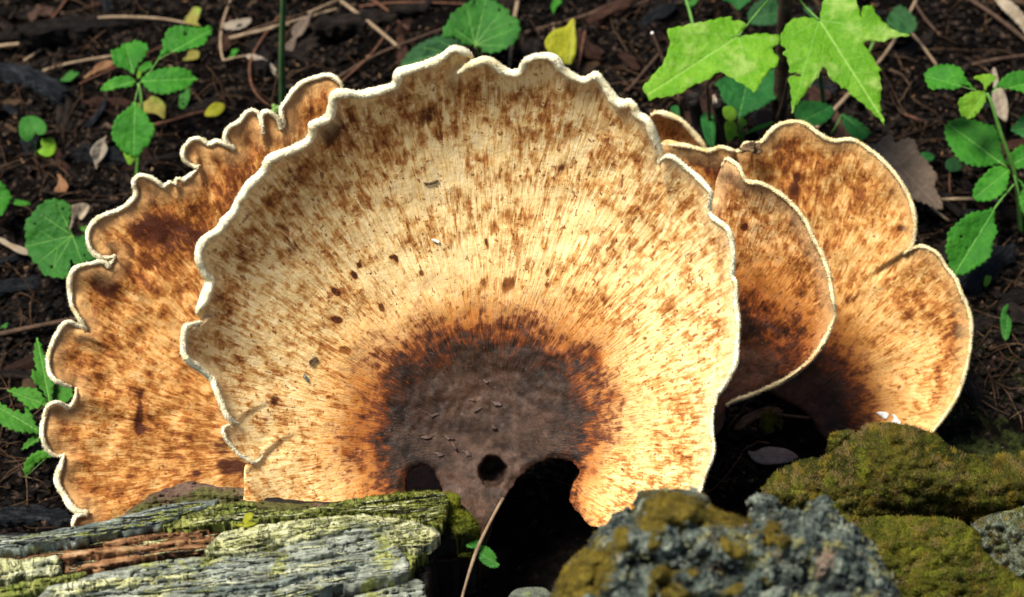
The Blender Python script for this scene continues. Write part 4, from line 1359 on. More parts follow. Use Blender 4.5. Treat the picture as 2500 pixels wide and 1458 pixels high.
def teeth(pts, n_amp, step=7, seed=0.0, size=16):
    """fine crenate teeth along a traced outline"""
    ln = smooth_line(pts, 2.5, True)
    if not n_amp: return ln[::max(1, int(step / 2.5))]
    d = np.linalg.norm(np.diff(ln, axis=0, append=ln[:1]), axis=1)
    s = np.cumsum(d)
    tan = np.roll(ln, -1, 0) - np.roll(ln, 1, 0)
    tan /= np.linalg.norm(tan, axis=1)[:, None] + 1e-9
    area = 0.5 * np.sum(ln[:, 0] * np.roll(ln[:, 1], -1) - np.roll(ln[:, 0], -1) * ln[:, 1])
    nor = np.stack([tan[:, 1], -tan[:, 0]], 1) * (1 if area > 0 else -1)
    ph = (s / size) % 1.0
    w = np.where(ph < 0.75, ph / 0.75, (1 - ph) / 0.25) - 0.5
    return (ln + nor * (w * n_amp)[:, None])


def leaf(parent, pts, base, tip, d, n, mat, amp=3.0, fold=0.28, droop=0.35, step=None, seed=0.0, holes=(), size=16, veins=None, thick=0.00035, rib=None, wave=1.1, name='leaf', label=None):
    """a leaf blade traced in the plane it grows in; d = view depth at its base"""
    pts = np.asarray(pts, float)
    base, tip = np.array(base, float), np.array(tip, float)
    L = np.linalg.norm(tip - base)
    ax = (tip - base) / L
    step = step or max(3.0, min(7.0, L / 18))
    ol = teeth(pts, amp, step, seed, size)
    fr = Frame(base[0], base[1], d, n)
    mpp = KP * d
    def co(q):
        t = ((q - base) @ ax) / L
        m = (ax[0] * (q[:, 1] - base[1]) - ax[1] * (q[:, 0] - base[0])) / L
        return t, m
    def hf(q, de):
        t, m = co(q)
        h = fold * np.abs(m) * L - droop * np.clip(t, 0, 2) ** 2 * L * 0.5 + wave * n2(q, max(25, L * 0.35), seed=seed + 2) * L * 0.06
        return h * mpp
    o, inf = sheet(name, ol, fr, MT[mat], parent, step, hf, thick, holes, dict(lt=lambda q, de: co(q)[0], lm=lambda q, de: co(q)[1]), dens=False)
    if label: o['label'] = label
    def vein(p0, p1, r0):
        k = 14
        t = np.linspace(0, 1, k)[:, None]
        q = np.asarray(p0)[None] * (1 - t) + np.asarray(p1)[None] * t
        P3 = fr.pos(q, hf(q, None))
        V, F = tube(P3, np.linspace(r0, r0 * 0.35, k) * 0.7 * mpp, 5)
        return V, F
    if rib:
        V, F = vein(base, base + (tip - base) * 0.93, rib)
        mesh_obj('midrib', V, F, MT['vein_' + ('green' if mat[0] == 'l' else 'dead')], o)
    for v in (veins or []):
        V, F = vein(v[0], v[1], v[2] if len(v) > 2 else 1.2)
        mesh_obj('vein', V, F, MT['vein_' + ('green' if mat[0] == 'l' else 'dead')], o)
    return o, inf


MT['vein_green'] = mat_simple('leaf_vein', [(0.3, (0.12, 0.28, 0.05)), (0.7, (0.19, 0.36, 0.08))], 100, 0.5)
MT['vein_dead'] = mat_simple('dry_leaf_vein', [(0.3, (0.12, 0.08, 0.05)), (0.7, (0.20, 0.14, 0.10))], 100, 0.8)


def stalk(parent, pts, r, mat, name='stem', sides=7, bump=0.08):
    """pts = (px, py, depth); r in photo pixels at the ends"""
    p = smooth_line(pts, 12)
    P3 = np.array([at(*q) for q in p])
    r = np.interp(np.linspace(0, 1, len(p)), np.linspace(0, 1, len(r)), r) * KP * p[:, 2]
    V, F = tube(P3, r, sides, bump, random.random() * 20)
    return mesh_obj(name, V, F, MT[mat], parent)


def circ(x, y, r, n=9):
    return [(x + r * random.uniform(0.7, 1.25) * math.cos(k * 2 * math.pi / n), y + r * random.uniform(0.7, 1.25) * math.sin(k * 2 * math.pi / n)) for k in range(n)]


# ---- toothed seedling on the left
def gd(px, py):
    return gnd(px, py)[1]


d0 = gd(330, 470)
pl = empty('seedling', on_ground(330, 470), 'toothed green seedling with five leaves growing behind the frilly fungus', 'plant')
z1 = lambda p: zpx(p, 2.916, 0, 0)
dn = d0 - 0.035
stalk(pl, [(330, 480, d0 + 0.01), (338, 380, d0 - 0.01), (346, 264, dn), (338, 204, dn)], [5, 5, 4], 'st_green')
leaf(pl, z1([(950, 530), (900, 495), (830, 470), (810, 450), (795, 400), (793, 360), (850, 340), (880, 310), (940, 300), (965, 285), (1010, 300), (1040, 310), (1055, 340), (1040, 390), (1020, 420), (990, 450), (970, 480), (955, 520)]), (326, 181), (305, 103), dn, (0.1, -0.55, 0.83), 'l_jewel', 4, rib=1.3, seed=1)
o, _ = leaf(pl, z1([(1120, 430), (1140, 380), (1160, 330), (1150, 290), (1170, 270), (1190, 215), (1260, 183), (1350, 190), (1440, 195), (1500, 183), (1510, 235), (1480, 260), (1470, 300), (1420, 330), (1340, 350), (1270, 370), (1210, 370), (1160, 395)]), (386, 146), (517, 72), dn, (-0.1, -0.5, 0.86), 'l_jewel', 4, rib=1.4, seed=2, holes=[circ(453, 83, 5, 7)])
stalk(pl, [(341, 205, dn), (362, 182, dn), (386, 146, dn)], [2.2, 1.8], 'st_green', 'petiole')
leaf(pl, z1([(1000, 575), (1050, 520), (1140, 490), (1225, 478), (1300, 485), (1360, 510), (1380, 545), (1412, 560), (1370, 590), (1340, 630), (1270, 645), (1200, 668), (1140, 670), (1080, 655), (1050, 635), (1020, 600)]), (344, 198), (484, 192), dn, (-0.1, -0.6, 0.8), 'l_jewel', 4, rib=1.3, seed=3)
leaf(pl, z1([(965, 580), (930, 545), (880, 540), (820, 550), (770, 575), (735, 605), (718, 645), (780, 645), (850, 625), (920, 620), (955, 600)]), (331, 198), (247, 221), dn, (0.15, -0.6, 0.8), 'l_jewel', 3, rib=1.2, seed=4)
leaf(pl, z1([(960, 725), (1000, 770), (1050, 820), (1060, 860), (1095, 890), (1095, 950), (1070, 1000), (1060, 1035), (1020, 1060), (1000, 1100), (960, 1125), (900, 1100), (860, 1070), (830, 1030), (800, 985), (795, 920), (810, 880), (825, 840), (870, 800), (910, 770)]), (329, 249), (325, 386), dn - 0.01, (0, -0.75, 0.66), 'l_jewel', 4, rib=1.4, seed=5, droop=0.1)
stalk(pl, [(341, 210, dn), (334, 228, dn - 0.006), (329, 249, dn - 0.01)], [2.2, 1.8], 'st_green', 'petiole')
leaf(pl, z1([(880, 1090), (920, 1090), (968, 1120), (940, 1170), (915, 1172)]), (312, 375), (317, 402), dn + 0.01, (0, -0.6, 0.8), 'l_young', 0, seed=6)
leaf(pl, z1([(980, 560), (975, 525), (990, 500), (1008, 505), (1000, 545)]), (337, 192), (342, 172), dn, (0, -0.6, 0.8), 'l_young', 0, seed=7)

# ---- seedling with two round seed leaves
d0 = gd(88, 385)
pl = empty('sprout', on_ground(88, 385), 'tiny sprout with two round seed leaves on bare soil', 'plant')
stalk(pl, [(88, 395, d0), (86, 345, d0 - 0.012)], [2, 2], 'st_green')
leaf(pl, z1([(245, 965), (215, 1005), (180, 1005), (145, 970), (135, 910), (150, 850), (200, 825), (260, 830), (310, 865), (332, 910), (320, 950), (285, 962), (262, 955), (250, 935)]), (84, 330), (72, 284), d0 - 0.015, (0, -0.6, 0.8), 'l_garlic', 0, seed=8)
leaf(pl, z1([(265, 1080), (300, 1050), (290, 1020), (300, 985), (335, 990), (345, 980), (380, 990), (398, 1040), (390, 1085), (350, 1115), (310, 1110)]), (92, 365), (136, 360), d0 - 0.01, (0, -0.6, 0.8), 'l_young', 3, seed=9, size=9)

# ---- scalloped leaf on the left, partly behind the frilly cap
d0 = gd(180, 640)
pl = empty('herb', on_ground(180, 640), 'rounded scalloped leaf with pale veins and small holes beside the frilly fungus', 'plant')
z4 = lambda p: zpx(p, 2.651, 0, 450)
ol = z4([(470, 332), (445, 300), (455, 240), (465, 170), (450, 130), (410, 105), (340, 95), (290, 110), (240, 150), (210, 190), (165, 240), (160, 290), (165, 350), (165, 400), (185, 450), (215, 500), (250, 530), (275, 580), (340, 600), (400, 608), (440, 600), (450, 570), (455, 500), (470, 490), (490, 540), (530, 530), (580, 500), (640, 470), (650, 430), (620, 380), (590, 345), (540, 330), (500, 338)])
leaf(pl, ol, (177, 575), (70, 600), d0 - 0.035, (0.1, -0.6, 0.8), 'l_garlic', 5, seed=10, size=22, droop=0.15, rib=1.6, holes=[circ(141, 503, 3.5, 7), circ(155, 512, 2.5, 7), circ(107, 530, 2.2, 7), circ(85, 547, 3, 7), circ(127, 651, 4.5, 7), circ(207, 623, 3, 7)],
     veins=[((177, 575), (100, 525), 1.5), ((177, 575), (140, 500), 1.3), ((177, 575), (95, 640), 1.5), ((177, 575), (125, 665), 1.5), ((177, 575), (200, 640), 1.3), ((130, 585), (95, 560), 0.9), ((140, 610), (130, 655), 0.9)])
stalk(pl, [(177, 575, d0 - 0.035), (200, 610, d0 - 0.02), (215, 660, d0 + 0.01)], [2.4, 2.4], 'st_green', 'petiole')
leaf(pl, z4([(500, 265), (540, 275), (590, 262), (610, 290), (580, 320), (530, 300)]), (189, 552), (228, 560), d0 - 0.02, (0, -0.6, 0.8), 'l_mug', 0, seed=11)

# ---- plant at the very left edge
d0 = gd(10, 540)
pl = empty('herb', on_ground(10, 540), 'bright green leaf tip reaching in above the scalloped leaf', 'plant')
stalk(pl, [(-20, 560, d0), (-30, 500, d0 - 0.03)], [3, 3], 'st_green')
leaf(pl, z4([(-120, 60), (-60, -40), (0, -20), (40, 20), (75, 80), (60, 120), (40, 160), (0, 205), (-80, 180)]), (-45, 490), (28, 480), d0 - 0.03, (0, -0.6, 0.8), 'l_jewel', 4, seed=12, rib=1.2)
leaf(pl, z4([(75, 100), (120, 100), (195, 118), (185, 135), (130, 138), (85, 125)]), (28, 490), (73, 496), d0 - 0.02, (0, -0.6, 0.8), 'l_jewel', 2, seed=13, size=12)

# ---- lobed weed on the lower left
d0 = gd(125, 1100)
pl = empty('weed', on_ground(125, 1100), 'light green weed with pointed lobed leaves left of the frilly fungus', 'plant')
stalk(pl, [(135, 1130, d0), (128, 1060, d0 - 0.02), (122, 988, d0 - 0.035)], [3.5, 3], 'st_green')
dm = d0 - 0.035
leaf(pl, z4([(325, 1420), (300, 1380), (270, 1330), (230, 1290), (203, 1245), (212, 1200), (235, 1200), (222, 1150), (218, 1100), (225, 1040), (238, 995), (262, 1030), (285, 1095), (315, 1110), (330, 1170), (335, 1240), (345, 1280), (340, 1350)]), (122, 985), (90, 826), dm, (0.1, -0.6, 0.8), 'l_mug', 5, rib=1.4, seed=14, size=18)
leaf(pl, z4([(315, 1435), (270, 1440), (200, 1455), (150, 1420), (110, 1385), (80, 1360), (50, 1332), (110, 1318), (180, 1315), (240, 1325), (270, 1360), (300, 1400)]), (118, 991), (20, 953), dm, (0.1, -0.6, 0.8), 'l_mug', 6, rib=1.3, seed=15, size=18)
leaf(pl, z4([(350, 1410), (340, 1370), (350, 1330), (375, 1290), (420, 1310), (460, 1320), (470, 1370), (440, 1400), (410, 1425), (370, 1425)]), (132, 985), (160, 935), dm + 0.01, (-0.1, -0.6, 0.8), 'l_mug', 4, rib=1.2, seed=16, size=16)
z5 = lambda p: zpx(p, 1.923, 0, 950)
leaf(pl, z5([(190, 205), (130, 205), (80, 200), (30, 180), (-20, 150), (-40, 100), (-20, 60), (20, 75), (60, 100), (90, 100), (110, 120), (125, 80), (150, 120), (165, 160)]), (98, 1055), (-12, 990), dm - 0.005, (0.1, -0.6, 0.8), 'l_mug', 6, rib=1.3, seed=17, size=17)
leaf(pl, z5([(205, 215), (180, 245), (140, 270), (102, 285), (120, 250), (150, 225), (190, 205)]), (107, 1060), (54, 1098), dm, (0.1, -0.6, 0.8), 'l_mug', 4, rib=1.0, seed=18, size=15)
leaf(pl, z5([(250, 290), (255, 310), (210, 330), (170, 350), (140, 385), (125, 412), (110, 380), (118, 340), (150, 305), (200, 285)]), (130, 1102), (64, 1163), dm, (0.1, -0.6, 0.8), 'l_mug', 5, rib=1.2, seed=19, size=16)

# ---- scalloped leaves at the top
d0 = gd(1165, 160)
pl = empty('herb', on_ground(1165, 160), 'pair of large round scalloped leaves behind the top of the largest cap', 'plant')
z2 = lambda p: zpx(p, 2.778, 600, 0)
dm = d0 - 0.05
stalk(pl, [(1172, 190, d0), (1175, 150, d0 - 0.03), (1160, 112, dm)], [3, 2.5], 'st_green')
leaf(pl, z2([(1555, 305), (1520, 305), (1480, 300), (1440, 262), (1410, 252), (1345, 262), (1335, 200), (1370, 150), (1390, 100), (1440, 60), (1500, 20), (1540, 0), (1600, -12), (1690, 5), (1740, 40), (1780, 70), (1800, 110), (1840, 120), (1860, 180), (1850, 250), (1810, 300), (1760, 330), (1700, 355), (1620, 355), (1590, 325)]), (1160, 110), (1185, 0), dm, (0, -0.65, 0.76), 'l_garlic', 5, seed=20, size=20, droop=0.1, rib=1.6,
     holes=[circ(1219, 25, 4, 7), circ(1185, 17, 2.5, 7), circ(1130, 78, 2.5, 7), circ(1246, 60, 2.2, 7), circ(1160, 6, 3, 7)],
     veins=[((1160, 110), (1110, 70), 1.4), ((1160, 110), (1140, 20), 1.3), ((1160, 110), (1225, 25), 1.5), ((1160, 110), (1255, 70), 1.5), ((1160, 110), (1235, 112), 1.3), ((1205, 55), (1235, 30), 0.9), ((1190, 75), (1262, 50), 0.9)])
leaf(pl, z2([(1500, 320), (1480, 290), (1430, 270), (1340, 240), (1250, 265), (1170, 300), (1120, 340), (1080, 390), (1050, 430), (1060, 460), (1150, 470), (1300, 440), (1420, 380)]), (1140, 112), (982, 158), dm + 0.02, (0, -0.6, 0.8), 'l_dark', 4, seed=21, size=20, rib=1.5, veins=[((1110, 118), (1070, 100), 1.1), ((1080, 127), (1030, 115), 1.1), ((1080, 127), (1060, 150), 1.1)])

# ---- sapling with two maple leaves
z3 = lambda p: zpx(p, 2.43, 1500, 0)
d0 = gd(1900, 330)
pl = empty('maple_sapling', on_ground(1900, 330), 'young maple with two big bright green lobed leaves on a brown trunk', 'sapling')
stalk(pl, [(1902, 345, d0), (1905, 250, d0 - 0.05), (1912, 120, d0 - 0.11), (1920, -60, d0 - 0.20)], [19, 18, 18, 18], 'bark_stem', 'trunk', 14, 0.25)
stalk(pl, [(1888, 320, d0 - 0.03), (1912, 250, d0 - 0.07), (1925, 192, d0 - 0.11)], [7, 5, 4], 'bark_stem', 'side_shoot', 8, 0.2)
dm = d0 - 0.17
leaf(pl, z3([(742, 217), (800, 205), (880, 198), (950, 205), (985, 215), (980, 250), (965, 270), (935, 285), (950, 310), (975, 345), (965, 390), (930, 410), (900, 450), (875, 480), (850, 525), (825, 545), (800, 525), (770, 505), (740, 490), (700, 465), (660, 445), (625, 425), (590, 445), (560, 470), (510, 490), (450, 515), (410, 545), (370, 560), (310, 575), (250, 580), (205, 595), (190, 560), (165, 530), (180, 500), (210, 470), (230, 440), (270, 400), (290, 370), (310, 320), (325, 270), (330, 240), (315, 210), (315, 180), (340, 165), (400, 155), (460, 140), (520, 130), (580, 118), (630, 105), (690, 100), (700, 120), (760, 125), (780, 150), (765, 180), (735, 197)]), (1803, 88), (1590, 225), dm, (0.05, -0.55, 0.83), 'l_maple', 3, fold=0.10, droop=0.18, seed=22, size=26, rib=1.6, wave=0.9,
     veins=[((1803, 88), (1838, 215), 1.5), ((1803, 88), (1650, 75), 1.4), ((1803, 88), (1895, 95), 1.2), ((1803, 88), (1785, 45), 1.2), ((1730, 130), (1700, 200), 1.0), ((1700, 150), (1640, 130), 1.0), ((1660, 175), (1640, 225), 0.9), ((1822, 150), (1870, 140), 0.9), ((1825, 165), (1790, 190), 0.9)])
stalk(pl, [(1803, 88, dm), (1850, 30, dm + 0.02), (1905, -30, d0 - 0.18)], [2.5, 2.5], 'st_green', 'petiole')
leaf(pl, z3([(1217, 118), (1225, 60), (1240, 0), (1250, -30), (1330, -50), (1400, -20), (1430, 0), (1445, 30), (1455, 70), (1465, 100), (1470, 45), (1500, 35), (1530, 30), (1545, 70), (1570, 100), (1600, 130), (1640, 165), (1690, 190), (1760, 210), (1700, 218), (1640, 230), (1590, 250), (1540, 245), (1480, 250), (1500, 290), (1530, 330), (1550, 370), (1585, 420), (1570, 430), (1580, 480), (1585, 530), (1578, 580), (1580, 630), (1595, 690), (1605, 745), (1580, 715), (1540, 680), (1500, 640), (1460, 605), (1430, 585), (1400, 560), (1370, 525), (1345, 520), (1320, 490), (1280, 470), (1265, 430), (1245, 400), (1230, 410), (1215, 450), (1180, 490), (1150, 530), (1120, 570), (1090, 610), (1055, 670), (1050, 600), (1045, 540), (1040, 500), (1030, 460), (1060, 450), (1110, 450), (1090, 435), (1040, 430), (1035, 390), (1020, 340), (1000, 320), (1015, 290), (990, 265), (985, 220), (1000, 180), (1040, 125), (1090, 105), (1140, 103), (1190, 107)]), (2000, 49), (2160, 300), dm - 0.01, (-0.05, -0.6, 0.8), 'l_maple', 3, fold=0.10, droop=0.15, seed=23, size=26, rib=1.6, wave=0.9,
     veins=[((2000, 49), (1936, 265), 1.5), ((2000, 49), (2215, 86), 1.5), ((2000, 49), (1910, 100), 1.2), ((2000, 49), (2070, -15), 1.2), ((2045, 120), (2110, 130), 1.0), ((2080, 175), (2145, 180), 1.0), ((2065, 150), (2040, 190), 0.9), ((1985, 100), (1925, 140), 1.0), ((1965, 170), (1930, 190), 0.9), ((2100, 67), (2135, 30), 0.9), ((2060, 60), (2120, 100), 0.9)])
stalk(pl, [(2000, 49, dm - 0.01), (1960, 10, dm), (1925, -40, d0 - 0.19)], [2.5, 2.5], 'st_green', 'petiole')

# ---- bluish leaves below the maple
d0 = gd(1800, 350)
pl = empty('violet', on_ground(1800, 350), 'clump of blue green heart leaves below the maple leaves', 'plant')
dm = d0 - 0.06
leaf(pl, z3([(740, 700), (690, 640), (640, 590), (625, 530), (595, 500), (640, 465), (700, 450), (800, 430), (900, 420), (965, 410), (970, 560), (930, 600), (870, 640), (800, 670), (760, 700)]), (1804, 288), (1830, 170), dm, (0, -0.5, 0.86), 'l_jewel_d', 3, seed=24, rib=1.3)
leaf(pl, z3([(1070, 690), (1090, 620), (1110, 600), (1180, 600), (1240, 610), (1300, 640), (1290, 690), (1220, 740), (1150, 740)]), (1950, 300), (2030, 260), dm, (0, -0.5, 0.86), 'l_jewel_d', 3, seed=25, rib=1.2)
leaf(pl, z3([(1350, 680), (1400, 690), (1450, 720), (1490, 750), (1520, 790), (1480, 830), (1460, 845), (1400, 800), (1360, 740)]), (2055, 280), (2120, 330), dm + 0.01, (0, -0.5, 0.86), 'l_jewel_d', 3, seed=26, rib=1.2)
leaf(pl, z3([(515, 690), (560, 660), (590, 700), (600, 780), (590, 870), (550, 850), (520, 760)]), (1740, 355), (1735, 275), dm, (0, -0.5, 0.86), 'l_jewel_d', 0, seed=27)
leaf(pl, z3([(335, 640), (370, 625), (390, 650), (385, 690), (350, 690)]), (1650, 285), (1645, 255), dm, (0, -0.5, 0.86), 'l_jewel_d', 0, seed=28)
for a in ([(1815, 370, d0), (1806, 320, dm), (1804, 288, dm)], [(1830, 370, d0), (1900, 330, d0 - 0.02), (1950, 300, dm)], [(2010, 360, d0 - 0.01), (2040, 310, dm), (2055, 280, dm + 0.01)], [(1745, 390, d0), (1740, 355, dm)]):
    stalk(pl, a, [2, 2], 'st_green', 'petiole')
pl = empty('sprout', on_ground(1810, 352), 'small light green sprout with tiny leaves between the dark stumps and the trunk', 'plant')
dm = d0 - 0.085
stalk(pl, [(1815, 365, d0 - 0.03), (1812, 320, dm), (1805, 290, dm)], [3, 2.5], 'st_green')
for i, pts in enumerate([[(645, 640), (690, 628), (720, 650), (722, 700), (690, 720), (650, 690)], [(655, 735), (700, 720), (728, 750), (720, 800), (690, 835), (668, 832)], [(735, 712), (760, 700), (785, 720), (780, 745), (750, 745)], [(770, 800), (830, 755), (900, 730), (945, 722), (900, 755), (840, 775)], [(710, 790), (740, 800), (745, 815), (720, 808)]]):
    q = z3(pts)
    leaf(pl, q, q[0] if i > 2 else (1805, 300), q[2] if i < 3 else q[3], dm - 0.003 * i, (0, -0.55, 0.83), 'l_young' if i != 3 else 'l_jewel', 0, seed=30 + i)

# ---- tall toothed plant on the right
d0 = gd(2480, 560)
pl = empty('seedling', on_ground(2480, 560), 'taller toothed green plant in two leaf tiers beside the dead brown leaf', 'plant')
dm = d0 - 0.05
stalk(pl, [(2492, 570, d0), (2485, 480, dm + 0.02), (2475, 415, dm), (2445, 330, dm - 0.02), (2420, 250, dm - 0.03), (2409, 228, dm - 0.03)], [6, 5.5, 5, 4], 'st_green')
N1 = dm - 0.03
leaf(pl, z3([(2150, 540), (2090, 470), (2060, 410), (2010, 385), (1950, 382), (1880, 400), (1840, 440), (1850, 490), (1880, 530), (1940, 525), (2020, 530), (2080, 505), (2120, 522)]), (2385, 222), (2257, 185), N1, (0.1, -0.55, 0.83), 'l_jewel', 4, rib=1.3, seed=40)
leaf(pl, z3([(2200, 540), (2180, 490), (2130, 460), (2180, 443), (2230, 440), (2268, 460), (2230, 500), (2210, 520)]), (2406, 224), (2400, 182), N1, (0, -0.75, 0.66), 'l_young', 2, seed=41)
leaf(pl, z3([(2200, 545), (2205, 590), (2180, 640), (2150, 680), (2110, 705), (2060, 690), (2045, 640), (2040, 600), (2070, 570), (2120, 545), (2170, 540)]), (2405, 225), (2360, 290), N1, (0, -0.6, 0.8), 'l_young', 3, rib=1.1, seed=42)
leaf(pl, z3([(2240, 540), (2270, 500), (2320, 450), (2370, 425), (2450, 418), (2520, 440), (2540, 500), (2450, 550), (2400, 540), (2330, 525), (2280, 520)]), (2420, 225), (2545, 195), N1, (-0.1, -0.55, 0.83), 'l_jewel', 4, rib=1.2, seed=43)
leaf(pl, z3([(2330, 990), (2290, 970), (2220, 985), (2130, 985), (2050, 950), (2010, 900), (1970, 830), (1960, 760), (1990, 720), (2060, 700), (2130, 710), (2200, 735), (2250, 745), (2280, 790), (2290, 850), (2305, 930)]), (2457, 408), (2310, 300), dm, (0.1, -0.6, 0.8), 'l_jewel', 5, rib=1.6, seed=44, holes=[])
leaf(pl, z3([(2345, 1010), (2290, 985), (2240, 995), (2190, 1040), (2140, 1100), (2125, 1170), (2160, 1195), (2230, 1190), (2290, 1160), (2330, 1110), (2340, 1050)]), (2464, 414), (2376, 485), dm, (0, -0.6, 0.8), 'l_jewel', 4, rib=1.4, seed=45)
leaf(pl, z3([(2325, 960), (2360, 900), (2420, 860), (2500, 850), (2560, 880), (2500, 980), (2400, 1000), (2360, 990)]), (2468, 405), (2550, 355), dm, (-0.1, -0.6, 0.8), 'l_jewel', 4, rib=1.2, seed=46)
leaf(pl, z3([(2370, 1040), (2430, 1090), (2480, 1130), (2520, 1240), (2460, 1290), (2420, 1260), (2400, 1180), (2420, 1110)]), (2476, 428), (2500, 520), dm, (-0.1, -0.6, 0.8), 'l_jewel', 3, rib=1.2, seed=47)
leaf(pl, z3([(2350, 770), (2390, 720), (2430, 670), (2500, 650), (2540, 740), (2480, 830), (2400, 800)]), (2545, 310), (2467, 318), dm, (-0.1, -0.6, 0.8), 'l_jewel_d', 4, rib=1.2, seed=48)
zz = lambda p: zpx(p, 1.8225, 2200, 100)
leaf(pl, zz([(415, 745), (370, 755), (310, 765), (260, 800), (210, 850), (205, 890), (198, 930), (210, 970), (215, 1010), (240, 1042), (290, 1035), (330, 1010), (370, 985), (400, 950), (410, 890), (428, 850), (415, 800)]), (2428, 509), (2330, 670), dm - 0.02, (0.05, -0.7, 0.7), 'l_jewel', 5, rib=1.5, seed=49, droop=0.1, holes=[circ(2347, 578, 4, 7), circ(2362, 607, 2.5, 7)])
stalk(pl, [(2428, 509, dm - 0.02), (2450, 480, dm - 0.01), (2476, 450, dm)], [2.5, 2.5], 'st_green', 'petiole')

# ---- single leaves and stalks in the background
def lone(name, label, pts, base, tip, mat, lift=0.02, n=(0, -0.5, 0.86), cat='leaf', group=None, **kw):
    pts = np.array(pts, float)
    c = pts.mean(0)
    lowy = pts[:, 1].max()
    d = gd(c[0], c[1])
    b = np.array(base, float)
    fr = None
    # blade leans on the ground: take the depth of its base there
    db = gd(b[0], b[1]) - lift
    o, inf = leaf(None, pts, base, tip, db, n, mat, name=name, **kw)
    tag(o, label, cat, group)
    return o


SL = nrm((0, -0.36, 1.0))   # normal of the bank
lone('yellow_leaf', 'upright bright yellow leaf behind the top of the largest cap', z2([(2190, 440), (2100, 400), (2060, 360), (2035, 320), (2030, 280), (2060, 230), (2100, 200), (2170, 180), (2200, 140), (2230, 125), (2232, 180), (2240, 250), (2240, 330), (2225, 400)]), (1388, 158), (1403, 47), 'l_yellow', 0.04, (0.1, -0.85, 0.5), amp=0, rib=1.4, seed=50)
lone('dead_leaf', 'large curled tan dead leaf leaning behind the broad right cap', z3([(1480, 870), (1560, 850), (1600, 810), (1640, 800), (1670, 850), (1700, 830), (1750, 820), (1785, 840), (1810, 910), (1860, 960), (1915, 1050), (1900, 1100), (1930, 1170), (1950, 1230), (1920, 1245), (1860, 1215), (1790, 1190), (1700, 1150), (1560, 1000)]), (2285, 500), (2140, 345), 'd_tan', 0.05, (0.1, -0.6, 0.8), amp=4, fold=0.3, droop=-0.2, wave=1.6, rib=2.0, seed=51, veins=[((2240, 455), (2275, 440), 1.3), ((2220, 430), (2180, 440), 1.3), ((2195, 405), (2240, 360), 1.3), ((2180, 385), (2150, 400), 1.2), ((2255, 468), (2225, 480), 1.1)])
lone('dead_leaf', 'dark brown dead leaf fragment beneath the right maple leaf', z3([(1280, 750), (1320, 660), (1350, 710), (1400, 780), (1430, 815), (1340, 850), (1300, 820)]), (2070, 335), (2043, 273), 'd_brown', 0.04, (0.2, -0.7, 0.7), amp=3, seed=52, wave=1.4)
lone('dark_leaf', 'pointed dark blue green leaf hanging above the left maple leaf', z3([(640, -10), (700, 25), (732, 62), (765, 40), (810, 0), (780, -30)]), (1800, -10), (1800, 26), 'l_jewel_d', 0.12, (0, -0.6, 0.8), amp=2, seed=53)
lone('dark_leaf', 'shaded dark green leaf between the maple leaves and the trunk', z3([(790, 100), (800, 60), (850, 10), (960, 0), (970, 130), (880, 150), (810, 140)]), (1895, 30), (1828, 45), 'l_dark', 0.06, (0, -0.6, 0.8), amp=3, seed=54)
lone('crumpled_leaf', 'crumpled glossy dark green leaf at the tip of the right maple leaf', z3([(1615, 130), (1640, 70), (1690, 32), (1740, 60), (1790, 120), (1785, 180), (1730, 205), (1690, 195), (1640, 160)]), (2230, 80), (2180, 30), 'l_dark', 0.05, (0, -0.6, 0.8), amp=4, fold=0.4, wave=2.5, seed=55)
lone('dead_leaf', 'twisted pinkish brown leaf lying beside the tall green stem', z2([(260, 365), (262, 320), (285, 285), (320, 250), (310, 220), (330, 170), (370, 140), (415, 110), (450, 75), (430, 150), (400, 210), (375, 240), (345, 260), (335, 310), (310, 350)]), (695, 130), (760, 30), 'd_tan', 0.012, (0.2, -0.6, 0.8), amp=0, wave=1.6, fold=0.4, seed=56)
lone('dead_leaf', 'pale curled dead leaf tucked against the tall green stem', z2([(0, 375), (60, 370), (130, 400), (190, 450), (225, 500), (228, 550), (190, 510), (140, 450), (80, 420), (20, 400)]), (603, 138), (680, 195), 'd_pale', 0.015, (0, -0.6, 0.8), amp=2, wave=1.5, fold=0.5, seed=57)
lone('dead_leaf', 'pale straw coloured leaf lying by the bent straw at the top', z1([(1580, 180), (1640, 150), (1720, 135), (1790, 130), (1775, 170), (1730, 200), (1660, 212), (1600, 205)]), (545, 64), (612, 46), 'd_pale', 0.015, (0, -0.55, 0.83), amp=2, wave=1.0, seed=58)
lone('dead_leaf', 'small twisted grey leaf with a white edge below the toothed seedling', z1([(645, 1070), (690, 1010), (740, 980), (757, 965), (750, 1010), (765, 1060), (735, 1120), (700, 1160), (685, 1205), (670, 1150), (650, 1110)]), (235, 410), (258, 332), 'd_pale', 0.014, (0.3, -0.6, 0.75), amp=0, wave=1.8, fold=0.6, seed=59)
lone('dead_leaf', 'orange brown dry leaf under the seedling', z1([(595, 555), (640, 510), (690, 460), (750, 430), (800, 428), (805, 465), (760, 490), (700, 510), (640, 545)]), (205, 190), (275, 148), 'd_orange', 0.01, (0, -0.5, 0.86), amp=0, wave=1.0, fold=0.3, seed=60)
lone('dead_leaf', 'beige folded dry leaf behind the scalloped leaf', z4([(455, 150), (490, 130), (540, 122), (580, 140), (560, 190), (525, 230), (500, 210), (470, 280), (450, 290), (465, 220)]), (172, 560), (215, 500), 'd_pale', 0.03, (0.2, -0.6, 0.8), amp=0, wave=1.6, fold=0.6, seed=61)
lone('dead_leaf', 'long tan dry leaf poking out from under the scalloped leaf', z4([(-20, 345), (20, 350), (70, 380), (130, 400), (175, 420), (180, 455), (120, 445), (60, 410), (0, 375)]), (68, 612), (-5, 583), 'd_pale', 0.012, (0, -0.5, 0.86), amp=0, wave=1.0, fold=0.4, seed=62)
